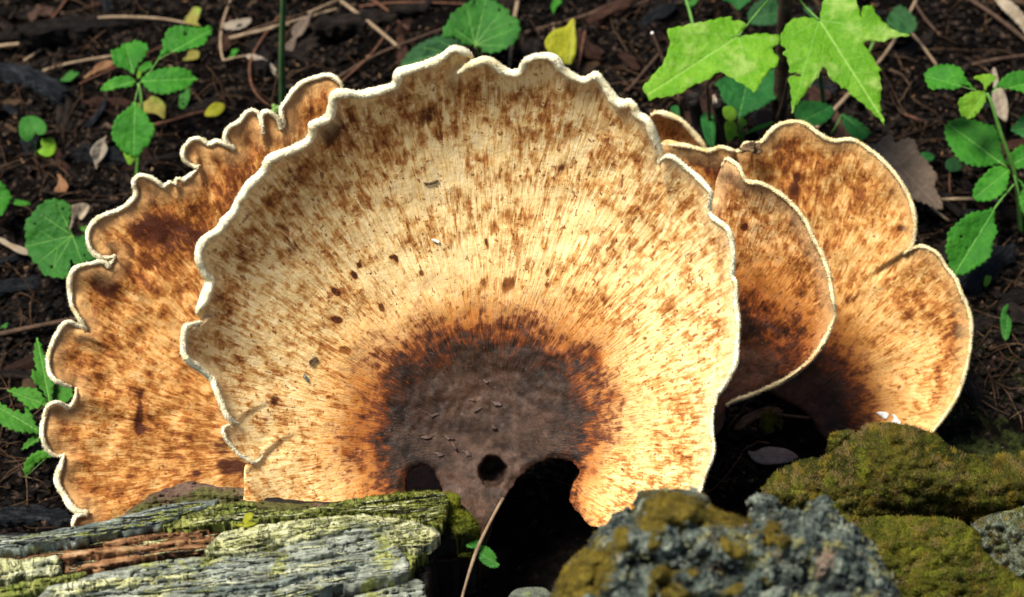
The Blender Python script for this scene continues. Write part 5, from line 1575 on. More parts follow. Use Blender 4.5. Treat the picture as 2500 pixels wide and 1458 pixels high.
lone('dead_leaf', 'rusty brown leaf scrap standing in the soil left of the frilly fungus', z1([(385, 1360), (415, 1300), (410, 1235), (440, 1260), (480, 1310), (475, 1360), (430, 1370)]), (150, 468), (143, 425), 'd_orange', 0.012, (0.1, -0.7, 0.7), amp=2, wave=1.5, fold=0.4, seed=63)
lone('leaf', 'yellowing curled leaf behind the toothed seedling stem', z1([(980, 740), (1040, 720), (1080, 685), (1130, 700), (1175, 740), (1180, 790), (1170, 845), (1110, 810), (1040, 800), (1000, 780)]), (345, 262), (402, 250), 'l_mixed', 0.02, (0, -0.6, 0.8), amp=0, wave=1.5, fold=0.3, seed=64)
lone('leaf', 'curled yellow green leaf scrap beside the reddish twig', z1([(1455, 815), (1480, 770), (1520, 735), (1560, 730), (1600, 745), (1590, 790), (1540, 825), (1480, 828)]), (502, 282), (546, 255), 'l_yellow', 0.012, (0, -0.6, 0.8), amp=0, wave=1.8, fold=0.3, seed=65)
lone('leaf', 'limp yellow leaf hanging above the upper seedling leaf', z1([(1310, 150), (1350, 90), (1380, 50), (1430, 60), (1420, 110), (1405, 160), (1430, 185), (1380, 180)]), (450, 62), (475, 15), 'l_mixed', 0.02, (0, -0.7, 0.7), amp=0, wave=1.5, fold=0.3, seed=66)
lone('leaf', 'small yellow scrap beneath the upper seedling leaf', z1([(1330, 400), (1345, 365), (1390, 355), (1420, 370), (1415, 410), (1380, 425), (1300, 430)]), (455, 145), (485, 125), 'l_mixed', 0.012, (0, -0.6, 0.8), amp=0, wave=1.0, seed=67)
lone('dead_leaf', 'dull brown leaf with an orange tint at the top left corner', z1([(195, 110), (240, 70), (300, 45), (370, 50), (385, 80), (350, 120), (280, 110), (230, 150)]), (70, 50), (130, 20), 'd_brown', 0.014, (0, -0.5, 0.86), amp=2, wave=1.2, seed=68)
lone('dead_leaf', 'pale papery bract standing behind the tall plant', z3([(2240, 420), (2255, 400), (2270, 430), (2285, 500), (2320, 560), (2335, 640), (2325, 720), (2290, 700), (2250, 660), (2240, 580), (2250, 500)]), (2450, 290), (2427, 168), 'd_pale', 0.04, (0.1, -0.75, 0.65), amp=0, wave=1.0, fold=0.5, seed=69)
lone('dead_leaf', 'long pale curled leaf at the top right corner', z3([(2250, -20), (2300, -30), (2380, 30), (2440, 100), (2500, 200), (2450, 210), (2400, 150), (2340, 90), (2290, 40)]), (2430, -10), (2520, 85), 'd_pale', 0.03, (0, -0.6, 0.8), amp=2, wave=1.2, fold=0.4, seed=70)
lone('dead_leaf', 'broad dull brown leaf lying below the blue green leaves', z3([(840, 660), (900, 640), (960, 660), (1000, 720), (960, 780), (900, 830), (850, 800)]), (1870, 335), (1880, 265), 'd_brown', 0.02, (0, -0.55, 0.83), amp=3, wave=1.2, seed=71)
lone('leaf', 'pale green leaf scrap lying among the moss right of the fungi', zz([(442, 1240), (455, 1185), (480, 1175), (470, 1210), (490, 1240), (488, 1290), (470, 1332), (450, 1310)]), (2455, 825), (2463, 745), 'l_garlic', 0.01, (0, -0.5, 0.86), amp=2, size=10, seed=72)
lone('leaf', 'tiny bright green scrap on the mossy soil below the tall plant', zz([(368, 1085), (372, 1055), (390, 1035), (402, 1045), (395, 1075), (380, 1092)]), (2404, 698), (2416, 668), 'l_young', 0.01, (0, -0.5, 0.86), amp=0, seed=73)
lone('leaf', 'blue green leaf lying in the dark behind the tan dead leaf', z3([(1815, 910), (1860, 905), (1900, 930), (1880, 955), (1840, 945)]), (2250, 385), (2280, 385), 'l_jewel_d', 0.02, (0, -0.5, 0.86), amp=0, seed=74)
lone('leaf', 'dusky green leaf in shade behind the tall plant', z3([(1965, 960), (2010, 935), (2050, 960), (2060, 1000), (2010, 1020), (1970, 1000)]), (2310, 400), (2345, 405), 'l_dark', 0.02, (0, -0.5, 0.86), amp=2, seed=75)
lone('leaf', 'small yellow leaf lying on the soil above the lobed weed', z4([(38, 1205), (80, 1185), (120, 1158), (160, 1165), (155, 1182), (110, 1190), (70, 1205)]), (14, 905), (60, 890), 'l_yellow', 0.008, (0, -0.5, 0.86), amp=0, wave=1.5, seed=76)
for i, (x, y, r, lab) in enumerate([(170, 185, 17, 'little folded green scrap left of the seedling leaves'), (356, 163, 14, 'pale green scrap behind the seedling stem'), (450, 240, 20, 'small green leaflet under the seedling leaves'), (570, 130, 13, 'bright green scrap by the bent straw'), (10, 797, 9, 'small green scrap by the lone grey twig'), (1355, 12, 16, 'small green leaf at the top beside the yellow leaf'), (1690, 5, 14, 'tiny green leaf at the top by the pale green stalk'), (1975, 28, 14, 'curled dark green tip between the trunk and the right maple leaf')]):
    a = random.uniform(0, 6.28)
    pts = [(x + r * f_ * (1.3 * math.cos(k) * math.cos(a) - 0.6 * math.sin(k) * math.sin(a)), y + r * f_ * (1.3 * math.cos(k) * math.sin(a) + 0.6 * math.sin(k) * math.cos(a))) for k, f_ in zip(np.arange(9) * 0.698, rng.uniform(0.65, 1.3, 9))]
    lone('leaf', lab, pts, pts[0], pts[4], ('l_garlic', 'l_jewel')[i % 2] if i != 7 else 'l_dark', 0.014, (random.uniform(-.3, .3), -0.55, 0.8), amp=0, wave=1.6, fold=0.3, seed=80 + i)

# leaf and pod near the stones
d0 = 1.55
o, _ = leaf(None, zpx([(305, 600), (340, 605), (400, 580), (470, 580), (540, 595), (595, 635), (560, 660), (490, 675), (410, 682), (350, 665), (315, 630)], 2.3975, 1700, 850), (1830, 1105), (1948, 1115), gd(1830, 1105) - 0.01, (0, -0.55, 0.83), 'd_pod', 0, fold=-0.25, droop=0.05, thick=0.003, seed=90, name='seed_pod', wave=1.0)
tag(o, 'flat dry grey seed pod lying by the mossy mound', 'seed pod')
z6 = lambda p: zpx(p, 3.125, 1100, 1000)
o, _ = leaf(None, z6([(115, 1040), (160, 1005), (210, 990), (230, 1030), (290, 1050), (340, 1100), (355, 1140), (345, 1150), (375, 1185), (350, 1210), (300, 1205), (240, 1170), (200, 1110), (180, 1060), (140, 1055)]), (1218, 1380), (1140, 1330), 1.40, (0.1, -0.6, 0.8), 'l_garlic', 2, size=10, seed=91, fold=-0.3, name='leaf')
tag(o, 'single green leaf scrap under the leaning straw in the dark hollow', 'leaf')
d_ = [1.36, 1.385, 1.40, 1.41]
o = stalk(None, [(1228, 1217, 1.445), (1206, 1256, 1.43), (1174, 1320, 1.405), (1154, 1371, 1.40), (1131, 1448, 1.395), (1120, 1500, 1.39)], [4, 4, 5, 3.5, 4], 'tw_pale', 'straw')
tag(o, 'pale straw leaning across the dark hollow below the stem', 'straw')
pl = empty('leaflets', at(603, 1268, 1.36), 'three tiny yellow leaflets lying on the log', 'leaf')
for i, pts in enumerate([[(1140, 625), (1150, 590), (1175, 578), (1190, 590), (1175, 615), (1155, 632)], [(1140, 640), (1165, 625), (1205, 628), (1190, 640), (1150, 648)], [(1105, 640), (1130, 632), (1142, 640), (1125, 646)]]):
    leaf(pl, z5(pts), (593, 1283), z5(pts)[2], 1.352, (0, -0.56, 0.83), 'l_yellow', 0, seed=95 + i, name='leaflet')

# ------------------------------------------------------------------ stalks, stumps and twigs
def ground_stalk(name, label, pts, r, mat, cat, group=None, lifts=None, sides=7, bump=0.12):
    """a twig whose points rest on or stand over the ground seen at those pixels"""
    pts = np.array(pts, float)
    lifts = lifts if lifts is not None else [0.006] * len(pts)
    d = [gd(x, y) for x, y in pts]
    q = [(x, y, dd - l * 1.6) for (x, y), dd, l in zip(pts, d, lifts)]
    o = stalk(None, q, r, mat, name, sides, bump)
    return tag(o, label, cat, group)


# tall green stem
d0 = gd(692, 300)
tag(stalk(None, [(690, 320, d0 + 0.02), (690, 250, d0 - 0.01), (688, 130, d0 - 0.06), (693, -40, d0 - 0.12)], [9, 8, 7], 'st_dark', 'plant_stem', 9, 0.05), 'tall smooth dark green stem rising beside the frilly fungus', 'stem')
# little green berries at its foot
bc = empty('berry_cluster', on_ground(676, 268), 'tiny cluster of green berries at the foot of the tall green stem', 'berries')
db = gd(676, 268) - 0.012
for i, (x, y) in enumerate([(668, 259), (677, 263), (669, 268), (680, 270), (673, 275), (664, 274), (683, 262)]):
    c_ = at(x, y, db - 0.002 * (i % 3))
    th, ph_ = np.meshgrid(np.arange(8) * math.pi / 4, np.linspace(0.15, math.pi - 0.15, 6))
    rr = 4.8 * KP * db
    V = np.stack([np.sin(ph_) * np.cos(th), np.sin(ph_) * np.sin(th), np.cos(ph_)], -1).reshape(-1, 3) * rr + c_
    F = [(a * 8 + b_, a * 8 + (b_ + 1) % 8, (a + 1) * 8 + (b_ + 1) % 8, (a + 1) * 8 + b_) for a in range(5) for b_ in range(8)] + [tuple(range(8))[::-1], tuple(range(40, 48))]
    mesh_obj('berry', V, F, MT['berry'], bc)
stalk(bc, [(676, 285, db + 0.012), (675, 262, db)], [2, 1.5], 'st_green', 'stem')

# dark broken stumps and a cut twig in front of the maple
d0 = gd(1710, 360)
def stump(label, top, bot, rt, rb, seed):
    e = empty('broken_stump', on_ground(bot[0], bot[1]), label, 'stump')
    dt = d0 - 0.05
    stalk(e, [(bot[0], bot[1] + 25, d0), ((top[0] + bot[0]) / 2, (top[1] + bot[1]) / 2, d0 - 0.025), (top[0], top[1], dt)], [rb, (rt + rb) / 2, rt], 'charred', 'stump_wood', 12, 0.45)
    for k in range(7):
        a = random.uniform(-1, 1)
        x = top[0] + a * rt * 0.8
        h_ = random.uniform(6, 20)
        stalk(e, [(x, top[1] + 6, dt - 0.002), (x + random.uniform(-3, 3), top[1] - h_, dt - 0.003)], [2.8, 0.8], 'cut' if (seed and k < 4) else 'charred', 'splinter', 5, 0.2)
    return e
stump('thick charred stump behind the small reddish lobe', (1690, 238), (1718, 350), 16, 17, 0)
stump('thinner dark stump with a pale splintered top', (1752, 248), (1762, 352), 13, 13, 1)
e = empty('cut_twig', on_ground(1668, 300), 'thin upright brown twig with a cut white tip before the left maple leaf', 'twig')
dd = d0 - 0.075
stalk(e, [(1672, 320, d0 - 0.02), (1660, 250, dd), (1648, 205, dd), (1623, 155, dd - 0.01), (1593, 82, dd - 0.02)], [6, 5.5, 5, 4.5, 4], 'tw_brown', 'shoot')
stalk(e, [(1655, 246, dd), (1625, 225, dd - 0.008), (1592, 199, dd - 0.012)], [4, 3, 2.5], 'tw_brown', 'side_shoot')
stalk(e, [(1593, 84, dd - 0.0205), (1591.5, 78, dd - 0.0205)], [4.2, 3.6], 'white', 'cut_tip')
tag(stalk(None, [(1737, 372, d0), (1732, 290, d0 - 0.04), (1725, 200, d0 - 0.08), (1727, 190, d0 - 0.08)], [5, 5, 4.5], 'tw_brown', 'dry_stalk'), 'slim brown dry stalk standing between the two dark stumps', 'stalk')
tag(stalk(None, [(2014, 300, gd(2014, 310)), (2008, 230, gd(2014, 310) - 0.04), (2000, 170, gd(2014, 310) - 0.08)], [6, 6, 5.5], 'st_dark', 'plant_stem'), 'dark green stem standing under the right maple leaf', 'stem')
tag(stalk(None, [(1672, -10, 1.86), (1684, 30, 1.85), (1695, 75, 1.84)], [4, 3.5], 'st_green', 'plant_stem'), 'pale green stalk coming down to the left maple leaf', 'stem')
tag(stalk(None, [(2152, 62, 1.95), (2130, 108, 1.94), (2120, 130, 1.94)], [3, 3], 'st_green', 'plant_stem'), 'short green stalk below the pointed maple lobe', 'stem')

TW = [
    ('bleached straw end at the left border', z1([(-20, 330), (150, 312), (330, 296)]), [5, 4], 'tw_pale'),
    ('long arched straw over the dark bark in the top left corner', z1([(170, 435), (460, 240), (620, 150), (800, 122), (1100, 130), (1300, 160), (1370, 185)]), [3, 4, 4, 3], 'tw_pale'),
    ('straight straw running under the upper seedling leaf', z1([(280, 512), (500, 450), (790, 400), (900, 385)]), [3.5, 3.5], 'tw_pale'),
    ('sharply bent straw left of the tall green stem', z1([(1640, 0), (1590, 150), (1570, 280), (1580, 400), (1592, 430), (1680, 410), (1780, 395)]), [3.5, 3.5, 3], 'tw_pale'),
    ('pale flat straw pointing at the tall green stem', z1([(1595, 285), (1750, 245), (2060, 175)]), [5.5, 5, 3.5], 'tw_pale'),
    ('thin curved reddish stem looping down beside the tall green stem', z1([(1990, 110), (1850, 300), (1780, 450), (1790, 600), (1850, 700), (1930, 760)]), [3.2, 3.2], 'tw_red'),
    ('reddish twig ending at the yellow green leaf scrap', z1([(1090, 890), (1250, 850), (1380, 810), (1470, 793)]), [4, 3.5], 'tw_red'),
    ('brown twig slanting down from the top left corner', z1([(480, -10), (380, 120), (260, 260)]), [3, 3], 'tw_red'),
    ('long thin rootlet crossing behind the seedling', z1([(560, 600), (800, 490), (1050, 380), (1200, 300)]), [2, 2], 'tw_red'),
    ('stiff pale straw slanting down to the round scalloped leaves', z2([(645, 8), (850, 165), (1090, 365)]), [5, 5, 4], 'tw_pale'),
    ('thin red brown stem along the top border above the largest cap', z2([(770, 45), (1000, 20), (1250, 18), (1500, 30)]), [3, 2.5], 'tw_red'),
    ('short reddish straw at the top border', z2([(840, -10), (920, 40), (990, 97)]), [4, 4], 'tw_red'),
    ('short reddish straw below the one at the top border', z2([(1030, 140), (1110, 202)]), [4, 4], 'tw_red'),
    ('long dark twig running from the frilly cap to the round leaves', z2([(610, 535), (870, 380), (1150, 265), (1340, 195)]), [3.5, 3], 'tw_brown'),
    ('second dark twig crossing beneath the long dark twig', z2([(640, 560), (820, 400), (930, 260), (970, 180)]), [3, 2.5], 'tw_red'),
    ('upright pale stalk right of the round scalloped leaves', z2([(1850, -20), (1820, 150), (1790, 450)]), [6, 5, 4], 'tw_pale'),
    ('thin pale stalk standing against the yellow leaf', z2([(2085, 160), (2100, 280), (2115, 380)]), [3.5, 3.5], 'tw_pale'),
    ('knotted brown twig above the yellow leaf', z2([(1890, 222), (2150, 150), (2350, 90), (2520, 5)]), [3, 4, 5], 'tw_brown'),
    ('thin upright reddish stem right of the yellow leaf', z2([(2310, 165), (2280, 330), (2250, 500)]), [3, 3], 'tw_red'),
    ('thin straw under the twisted pinkish leaf', z2([(0, 235), (300, 150), (620, 60)]), [3, 3], 'tw_pale'),
    ('slender brown straw by the top of the tall green stem', z2([(0, 215), (200, 150), (390, 100)]), [2.5, 2.5], 'tw_brown'),
    ('yellowish grass blade crossing behind the tall green stem', z2([(420, 90), (520, 45), (640, -10)]), [3, 2], 'tw_pale'),
    ('brown twig at the top between the yellow leaf and the maple', z3([(-30, 110), (90, 50), (220, -10)]), [3.5, 3.5], 'tw_brown'),
    ('dark twig leaning left of the cut twig', z3([(60, 560), (170, 430), (280, 300)]), [3.5, 3], 'tw_brown'),
    ('pale grey stick passing the tip of the right maple leaf', z3([(1790, 0), (1690, 190), (1620, 300), (1555, 385)]), [4, 4.5, 4], 'tw_pale'),
    ('white stick slanting up under the right maple leaf', z3([(1400, 550), (1300, 655), (1195, 762)]), [5.5, 5], 'tw_pale'),
    ('pale straw pointing at the upper leaf of the tall plant', z3([(1765, 198), (1840, 290), (1915, 392)]), [4, 3.5], 'tw_pale'),
    ('thin brown straw beside the pale straw', z3([(1780, 15), (1850, 120), (1935, 212)]), [3, 3], 'tw_brown'),
    ('long brown branchlet in the top right corner', z3([(2090, -15), (2250, 90), (2450, 245)]), [5, 6], 'tw_brown'),
    ('flat brown twig right above the tall plant', z3([(2120, 382), (2280, 350), (2450, 328)]), [4, 4], 'tw_brown'),
    ('pale straw lying behind the lower leaves of the tall plant', z3([(1935, 1185), (2100, 1180), (2300, 1192)]), [4.5, 4], 'tw_pale'),
    ('short tan straw below the tan dead leaf', z3([(1880, 1232), (1930, 1270), (1985, 1312)]), [4, 3.5], 'tw_pale'),
    ('dark twig in shade behind the tan dead leaf', z3([(1720, 680), (1780, 700), (1840, 722)]), [3, 3], 'tw_red'),
    ('thin reddish stem bending near the dusky leaf', z3([(2020, 930), (1990, 1020), (1990, 1140)]), [2.5, 2.5], 'tw_red'),
    ('hair thin straw hanging in the dark right of the maple tip', z3([(1600, 410), (1700, 440), (1760, 520)]), [2.5, 2], 'tw_brown'),
    ('grey brown twig reaching in from the left to the frilly fungus', [(-30, 822), (60, 803), (130, 789), (215, 775)], [7, 6, 6], 'tw_brown'),
    ('thin twig lying on the soil beneath the rounded cap', [(1895, 1012), (1940, 1017), (1975, 1020)], [4, 3.5], 'tw_brown'),
]
for lab, pts, r, mt in TW:
    n = len(pts)
    ground_stalk('straw' if mt == 'tw_pale' else 'twig', lab, pts, r, mt, 'straw' if mt == 'tw_pale' else 'twig', lifts=[0.009 if 0 < i < n - 1 else 0.004 for i in range(n)])

# ------------------------------------------------------------------ bits lying on the fungi
def on_cap(fr, hf, x, y, lift=0.0015):
    return fr.pos(np.array([(x, y)], float), hf(np.array([(x, y)], float), np.array([50.0])) + lift)[0]


M0 = mat_simple('curled_scrap', [(0.3, (0.06, 0.035, 0.018)), (0.7, (0.22, 0.14, 0.07))], 200, 0.8, 0.002)
MT['scrap'] = M0
sc = empty('withered_scrap', on_cap(frC, h_right, 1845, 358), 'withered brown scrap stuck on the pale edge below the maple trunk', 'debris')
for k in range(6):
    x0, y0 = 1835 + random.uniform(-12, 22), 358 + random.uniform(-8, 10)
    pts = [(x0 + math.cos(a) * random.uniform(8, 20), y0 + math.sin(a) * random.uniform(4, 12)) for a in np.arange(8) * 0.785]
    fr_ = Frame(x0, y0, (on_cap(frC, h_right, 1845, 352) - CAM) @ FW - 0.004 - 0.0015 * k, (random.uniform(-.5, .5), -0.8, random.uniform(0.2, 0.8)))
    sheet('curl', pts, fr_, M0, sc, 4, lambda q, de, k=k: 0.004 * n2(q, 12, seed=k + 3), 0.0008)
for i, pts in enumerate([zpx([(1055, 378), (1085, 372), (1120, 380), (1122, 400), (1105, 415), (1080, 400)], 2.3975, 1700, 850), zpx([(1145, 388), (1165, 395), (1190, 430), (1210, 458), (1185, 455), (1160, 440), (1140, 430), (1155, 415)], 2.3975, 1700, 850)]):
    o, _ = sheet('skin_scrap', pts, frC, MT['white'], None, 4, lambda q, de: h_right(q, de) + 0.0015 + 0.0015 * n2(q, 10, seed=5), 0.0008)
    tag(o, ['round white torn scrap on the right cap above the mossy mound', 'long white torn scrap on the right cap above the mossy mound'][i], 'debris')
for lab, pts, mt in [('tiny dark curled crumb on the left of the largest cap', [(757, 880), (765, 874), (775, 873), (773, 883), (763, 893), (756, 889)], 'scrap'),
                     ('tiny grey green flake on the left of the largest cap', [(741, 914), (748, 917), (753, 925), (753, 933), (746, 928)], 'w_blue'),
                     ('thin dark crumb in the upper middle of the largest cap', [(1036, 447), (1050, 447), (1067, 440), (1070, 444), (1052, 452), (1038, 451)], 'scrap'),
                     ('white sliver in the upper middle of the largest cap', [(1054, 586), (1062, 584), (1073, 590), (1070, 594), (1060, 591)], 'white')]:
    o, _ = sheet('crumb', pts, frM, MT[mt], None, 3, lambda q, de: h_main(q, de) + 0.0018 + 0.001 * n2(q, 8, seed=5), 0.0008, attrs=dict(grain=grain))
    tag(o, lab, 'debris')

# ------------------------------------------------------------------ bark mulch and litter on the soil
def chip_mat(name, stops):
    M = Mat(name, 0.8, 0.1)
    p = M.obj()
    v = M.noise(M.scale(p, (3, 22, 22)), 1, 5, 0.75, 0.3)
    r = M.n('ShaderNodeObjectInfo').outputs['Random']
    col = M.ramp(v, stops)
    col = M.mix(M.math('MULTIPLY', r, 0.6), col, tuple(c * 0.35 for c in stops[1][1]))
    return M.done(col, M.bump(M.math('ADD', v, M.noise(M.pos(), 300, 4, 0.7)), 0.004, 1.0))


CH = {
    'dark': chip_mat('dark_bark', [(0.3, (0.0014, 0.001, 0.0009)), (0.48, (0.010, 0.007, 0.0052)), (0.68, (0.050, 0.034, 0.025))]),
    'red': chip_mat('red_brown_bark', [(0.3, (0.006, 0.0025, 0.0015)), (0.48, (0.036, 0.016, 0.0095)), (0.70, (0.10, 0.050, 0.031))]),
    'tan': chip_mat('tan_wood_chip', [(0.3, (0.03, 0.016, 0.008)), (0.5, (0.10, 0.058, 0.030)), (0.72, (0.21, 0.14, 0.08))]),
    'char': chip_mat('charcoal', [(0.3, (0.0014, 0.0014, 0.0017)), (0.48, (0.008, 0.009, 0.0105)), (0.70, (0.052, 0.056, 0.062))]),
}


def chip_mesh(seed, L, w, t, mat, nseg=7, ns=8):
    """a split, weathered piece of bark: flat, ribbed along its length, with ragged ends"""
    r2 = np.random.default_rng(seed)
    x = (np.arange(nseg + 1) / nseg - 0.5)
    prof = r2.uniform(0.7, 1.15, nseg + 1) * np.clip(1.25 - np.abs(x) ** 3 * 6, 0.45, 1)
    bend = r2.uniform(-0.12, 0.12)
    rib = r2.uniform(0.75, 1.3, ns)
    yo = r2.uniform(-0.06, 0.06, nseg + 1) * w
    V = []
    endj = r2.uniform(-0.09, 0.09, (2, ns))
    for i in range(nseg + 1):
        for k in range(ns):
            a = 2 * math.pi * k / ns + 0.2
            ex = endj[0, k] if i == 0 else (endj[1, k] if i == nseg else r2.uniform(-0.02, 0.02))
            ca, sa = math.cos(a), math.sin(a)
            ca = math.copysign(abs(ca) ** 0.6, ca)
            sa = math.copysign(abs(sa) ** 0.6, sa)
            V.append(((x[i] + ex) * L, ca * w / 2 * prof[i] * r2.uniform(0.88, 1.1) + bend * L * x[i] ** 2 * 4 + yo[i], sa * t / 2 * rib[k] * r2.uniform(0.8, 1.2)))
    F = []
    for i in range(nseg):
        for k in range(ns):
            F.append((i * ns + k, i * ns + (k + 1) % ns, (i + 1) * ns + (k + 1) % ns, (i + 1) * ns + k))
    F += [tuple(range(ns))[::-1], tuple(range(nseg * ns, nseg * ns + ns))]
    me = bpy.data.meshes.new('chip')
    me.from_pydata([tuple(map(float, v)) for v in V], [], F)
    me.update()
    me.materials.append(mat)
    return me


CHM = {k: [chip_mesh(100 * j + i, 1.0, random.uniform(0.22, 0.5), random.uniform(0.08, 0.2), m) for i in range(7)] for j, (k, m) in enumerate(CH.items())}
def where(x, y):
    if x < 620 and y < 450: return 'around the toothed seedling'
    if x < 400: return 'left of the frilly fungus'
    if x < 1500: return 'behind the largest cap'
    if x < 2110: return 'around the maple sapling'
    return 'around the tall toothed plant'


CLAB = {'dark': 'dark brown bark chip', 'red': 'reddish brown bark chip', 'tan': 'tan wood splinter', 'char': 'blue black charred piece'}
ALLCAPS = [np.array(smooth_line(o_, 20, True)) for o_ in (main_outline, left_outline, b_rim + [(1783, 984), (1640, 1060), (1640, 560)], c_rim_a + c_rim_b + [(2050, 1108), (1888, 963), (1640, 640)])]


def free_px(n, x0=-60, x1=2560, y0=-60, y1=1300, grow=None):
    q = np.stack([rng.uniform(x0, x1, n * 6), rng.uniform(y0, y1, n * 6)], 1)
    m = np.ones(len(q), bool)
    for c_ in ALLCAPS: m &= ~inside(q, c_)
    m &= ~((q[:, 1] > 1190) & (q[:, 0] > 160)) & ~((q[:, 1] > 1030) & (q[:, 0] > 1850))
    return q[m][:n]


from mathutils import Euler, Matrix
q = free_px(270)
sizes = np.sort(rng.uniform(0.0, 1.0, len(q)) ** 2.2)[::-1]
for i, (x, y) in enumerate(q):
    P_ = on_ground(x, y)
    L = 0.012 + 0.052 * sizes[i]
    right_moss = x > 2300 and y > 560
    k = rng.choice(['dark', 'red', 'tan', 'char'], p=[0.50, 0.26, 0.10, 0.14])
    o = bpy.data.objects.new('bark_chip' if k in ('dark', 'red') else ('wood_splinter' if k == 'tan' else 'charred_wood'), CHM[k][int(rng.integers(7))])
    COL.objects.link(o)
    if k == 'tan': L *= 0.7
    o.scale = (L, L * rng.uniform(0.7, 1.2), L * rng.uniform(0.7, 1.3))
    o.rotation_euler = (rng.normal() * 0.3 + 0.34, rng.normal() * 0.25, rng.uniform(0, 6.28))
    o.rotation_euler = (Euler((0.34, 0, 0)).to_matrix() @ Euler((rng.normal() * 0.25, rng.normal() * 0.22, rng.uniform(0, 6.28))).to_matrix()).to_euler()
    o.location = (P_[0], P_[1], P_[2] + L * 0.035)
    w_ = ('long ' if L > 0.03 else 'small ') + CLAB[k]
    tag(o, w_ + ' in the mulch ' + where(x, y), 'bark chip' if k in ('dark', 'red') else 'wood chip', w_ + 's ' + where(x, y))

# large blackened chunks at the left
for lab, (x, y, L, rz, k) in [('big blackened wood chunk with a broken tan end at the left border', (85, 215, 0.085, -0.55, 'char')), ('long ribbed charred bark slab under the arched straw', (180, 95, 0.10, 0.45, 'dark')), ('cracked blue black chunk on the soil below the scalloped leaf', (45, 700, 0.05, 0.5, 'char')), ('grey weathered wood slab just above the log', (90, 1278, 0.06, 0.05, 'char')), ('dark red bark piece below the seedling leaves', (265, 248, 0.045, 0.2, 'red')), ('dark bark slab behind the top of the largest cap', (870, 75, 0.09, 0.6, 'dark'))]:
    P_ = on_ground(x, y)
    me = chip_mesh(int(x), 1.0, 0.30, 0.18, CH[k], 14, 14)
    o = bpy.data.objects.new('wood_chunk', me)
    COL.objects.link(o)
    o.scale = (L, L, L)
    o.rotation_euler = (0.3, 0.1, rz)
    o.location = (P_[0], P_[1], P_[2] + L * 0.06)
    tag(o, lab, 'wood chunk')

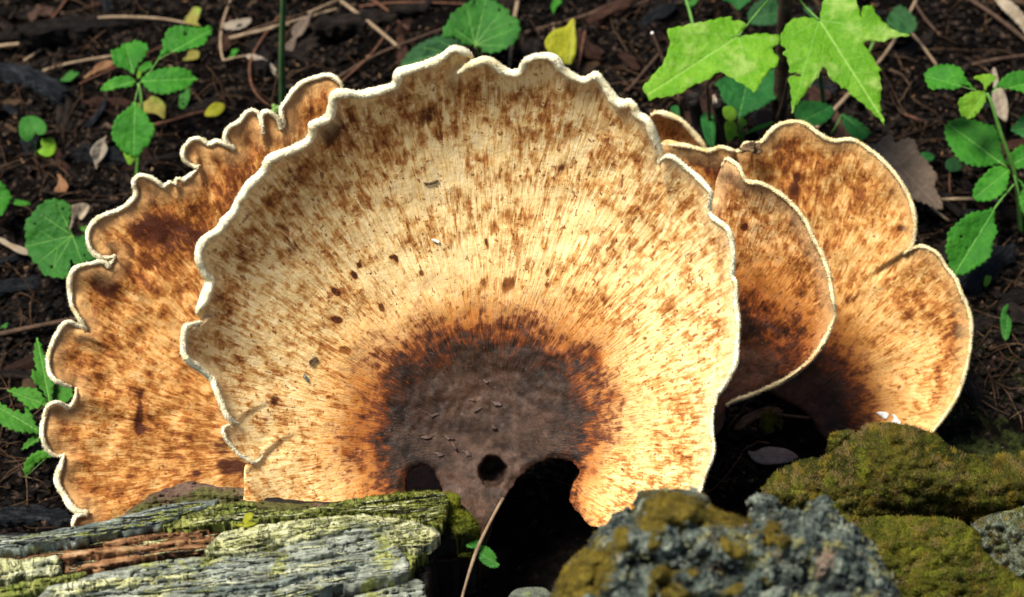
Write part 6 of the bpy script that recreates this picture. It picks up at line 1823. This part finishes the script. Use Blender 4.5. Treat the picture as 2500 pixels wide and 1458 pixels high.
# uncountable crumbs, needles and rootlets
def crumbs(name, n, lo, hi, mat, label, flat=0.35, region=None):
    if region is None:
        a = free_px(int(n * 0.7))
        pts = []
        # ground points of pixels, vectorised by a few fixed-point steps
        r = rays(a)
        d = np.full(len(a), 1.8)
        for _ in range(40):
            p_ = CAM[None] + d[:, None] * r
            d += (p_[:, 2] - G(p_[:, 0], p_[:, 1])) / (-r[:, 2] + 0.36) * 0.8
        xy = (CAM[None] + d[:, None] * r)[:, :2]
        xy2 = np.stack([rng.uniform(-0.7, 0.7, n - len(xy)), rng.uniform(-0.15, 0.95, n - len(xy))], 1)
        xy = np.concatenate([xy, xy2])
    else:
        xy = region(n)
    n = len(xy)
    z = G(xy[:, 0], xy[:, 1]) + ground_relief(xy[:, 0], xy[:, 1])
    c_ = np.stack([xy[:, 0], xy[:, 1], z], 1)
    L = rng.uniform(0, 1, n) ** 2 * (hi - lo) + lo
    yaw = rng.uniform(0, 6.28, n)
    pit = rng.normal(size=n) * 0.4
    ax_ = np.stack([np.cos(yaw) * np.cos(pit), np.sin(yaw) * np.cos(pit), np.sin(pit)], 1)
    up_ = np.array([0, -0.34, 0.94])[None] + rng.normal(size=(n, 3)) * 0.25
    sd = np.cross(ax_, up_); sd /= np.linalg.norm(sd, axis=1)[:, None]
    up_ = np.cross(sd, ax_)
    V = []
    for (a1, b1, c1) in [(-.5, -.16, 0), (-.5, .16, .02), (.5, .13, 0), (.5, -.13, .03), (-.4, -.1, .16), (-.35, .12, .18), (.42, .08, .15), (.4, -.1, .17)]:
        j = rng.uniform(0.7, 1.3, (n, 3))
        V.append(c_ + L[:, None] * (a1 * j[:, :1] * ax_ + b1 * j[:, 1:2] * sd + (c1 * flat * 2 * j[:, 2:] - 0.02) * up_))
    V = np.stack(V, 1).reshape(-1, 3)
    b0 = np.arange(n)[:, None] * 8
    F = np.concatenate([b0 + f for f in ([4, 5, 6, 7], [0, 4, 7, 3], [1, 2, 6, 5], [0, 1, 5, 4], [3, 7, 6, 2], [0, 3, 2, 1])])
    # face normals outwards or inwards do not matter for opaque soil crumbs
    return tag(mesh_obj(name, V, F, mat, None, False, loc=(0, 0, 0)), label, name.replace('_', ' '), kind='stuff')


def pos_mat(name, stops, sc=130, rough=0.8):
    M = Mat(name, rough, 0.08)
    p = M.pos()
    col = M.ramp(M.noise(p, sc, 3, 0.75), stops)
    return M.done(col, M.bump(M.noise(p, 700, 3, 0.6), 0.002))


crumbs('mulch_crumbs', 15000, 0.003, 0.019, pos_mat('mulch_dark', [(0.34, (0.0006, 0.0005, 0.0005)), (0.48, (0.0036, 0.0026, 0.002)), (0.58, (0.022, 0.014, 0.0095)), (0.70, (0.105, 0.07, 0.047))]), 'fine dark bark crumbs covering the soil')
crumbs('wood_crumbs', 1100, 0.002, 0.008, pos_mat('crumb_tan', [(0.3, (0.04, 0.018, 0.008)), (0.5, (0.15, 0.075, 0.032)), (0.7, (0.30, 0.20, 0.11))], 60), 'scattered tan and orange wood crumbs on the soil')
parts = []
a = free_px(340)
for i, (x, y) in enumerate(a):
    P_ = on_ground(x, y)
    L = random.uniform(0.02, 0.075)
    yaw = random.uniform(0, 6.28)
    k = 6
    t = np.linspace(-0.5, 0.5, k)
    cv = random.uniform(-0.5, 0.5)
    px_ = P_[0] + L * (t * math.cos(yaw) - cv * t * t * math.sin(yaw))
    py_ = P_[1] + L * (t * math.sin(yaw) + cv * t * t * math.cos(yaw))
    pz_ = G(px_, py_) + ground_relief(px_, py_) + 0.003 + 0.006 * (0.25 - t * t) * 4 * random.random()
    parts.append(tube(np.stack([px_, py_, pz_], 1), random.uniform(0.0003, 0.0007), 4))
V, F = join(parts)
tag(mesh_obj('rootlets', V, F, pos_mat('rootlet', [(0.3, (0.018, 0.009, 0.005)), (0.5, (0.05, 0.026, 0.013)), (0.7, (0.14, 0.09, 0.05))], 25), None, True, loc=(0, 0, 0)), 'fine rootlets and bits of straw strewn over the soil', 'rootlets', kind='stuff')
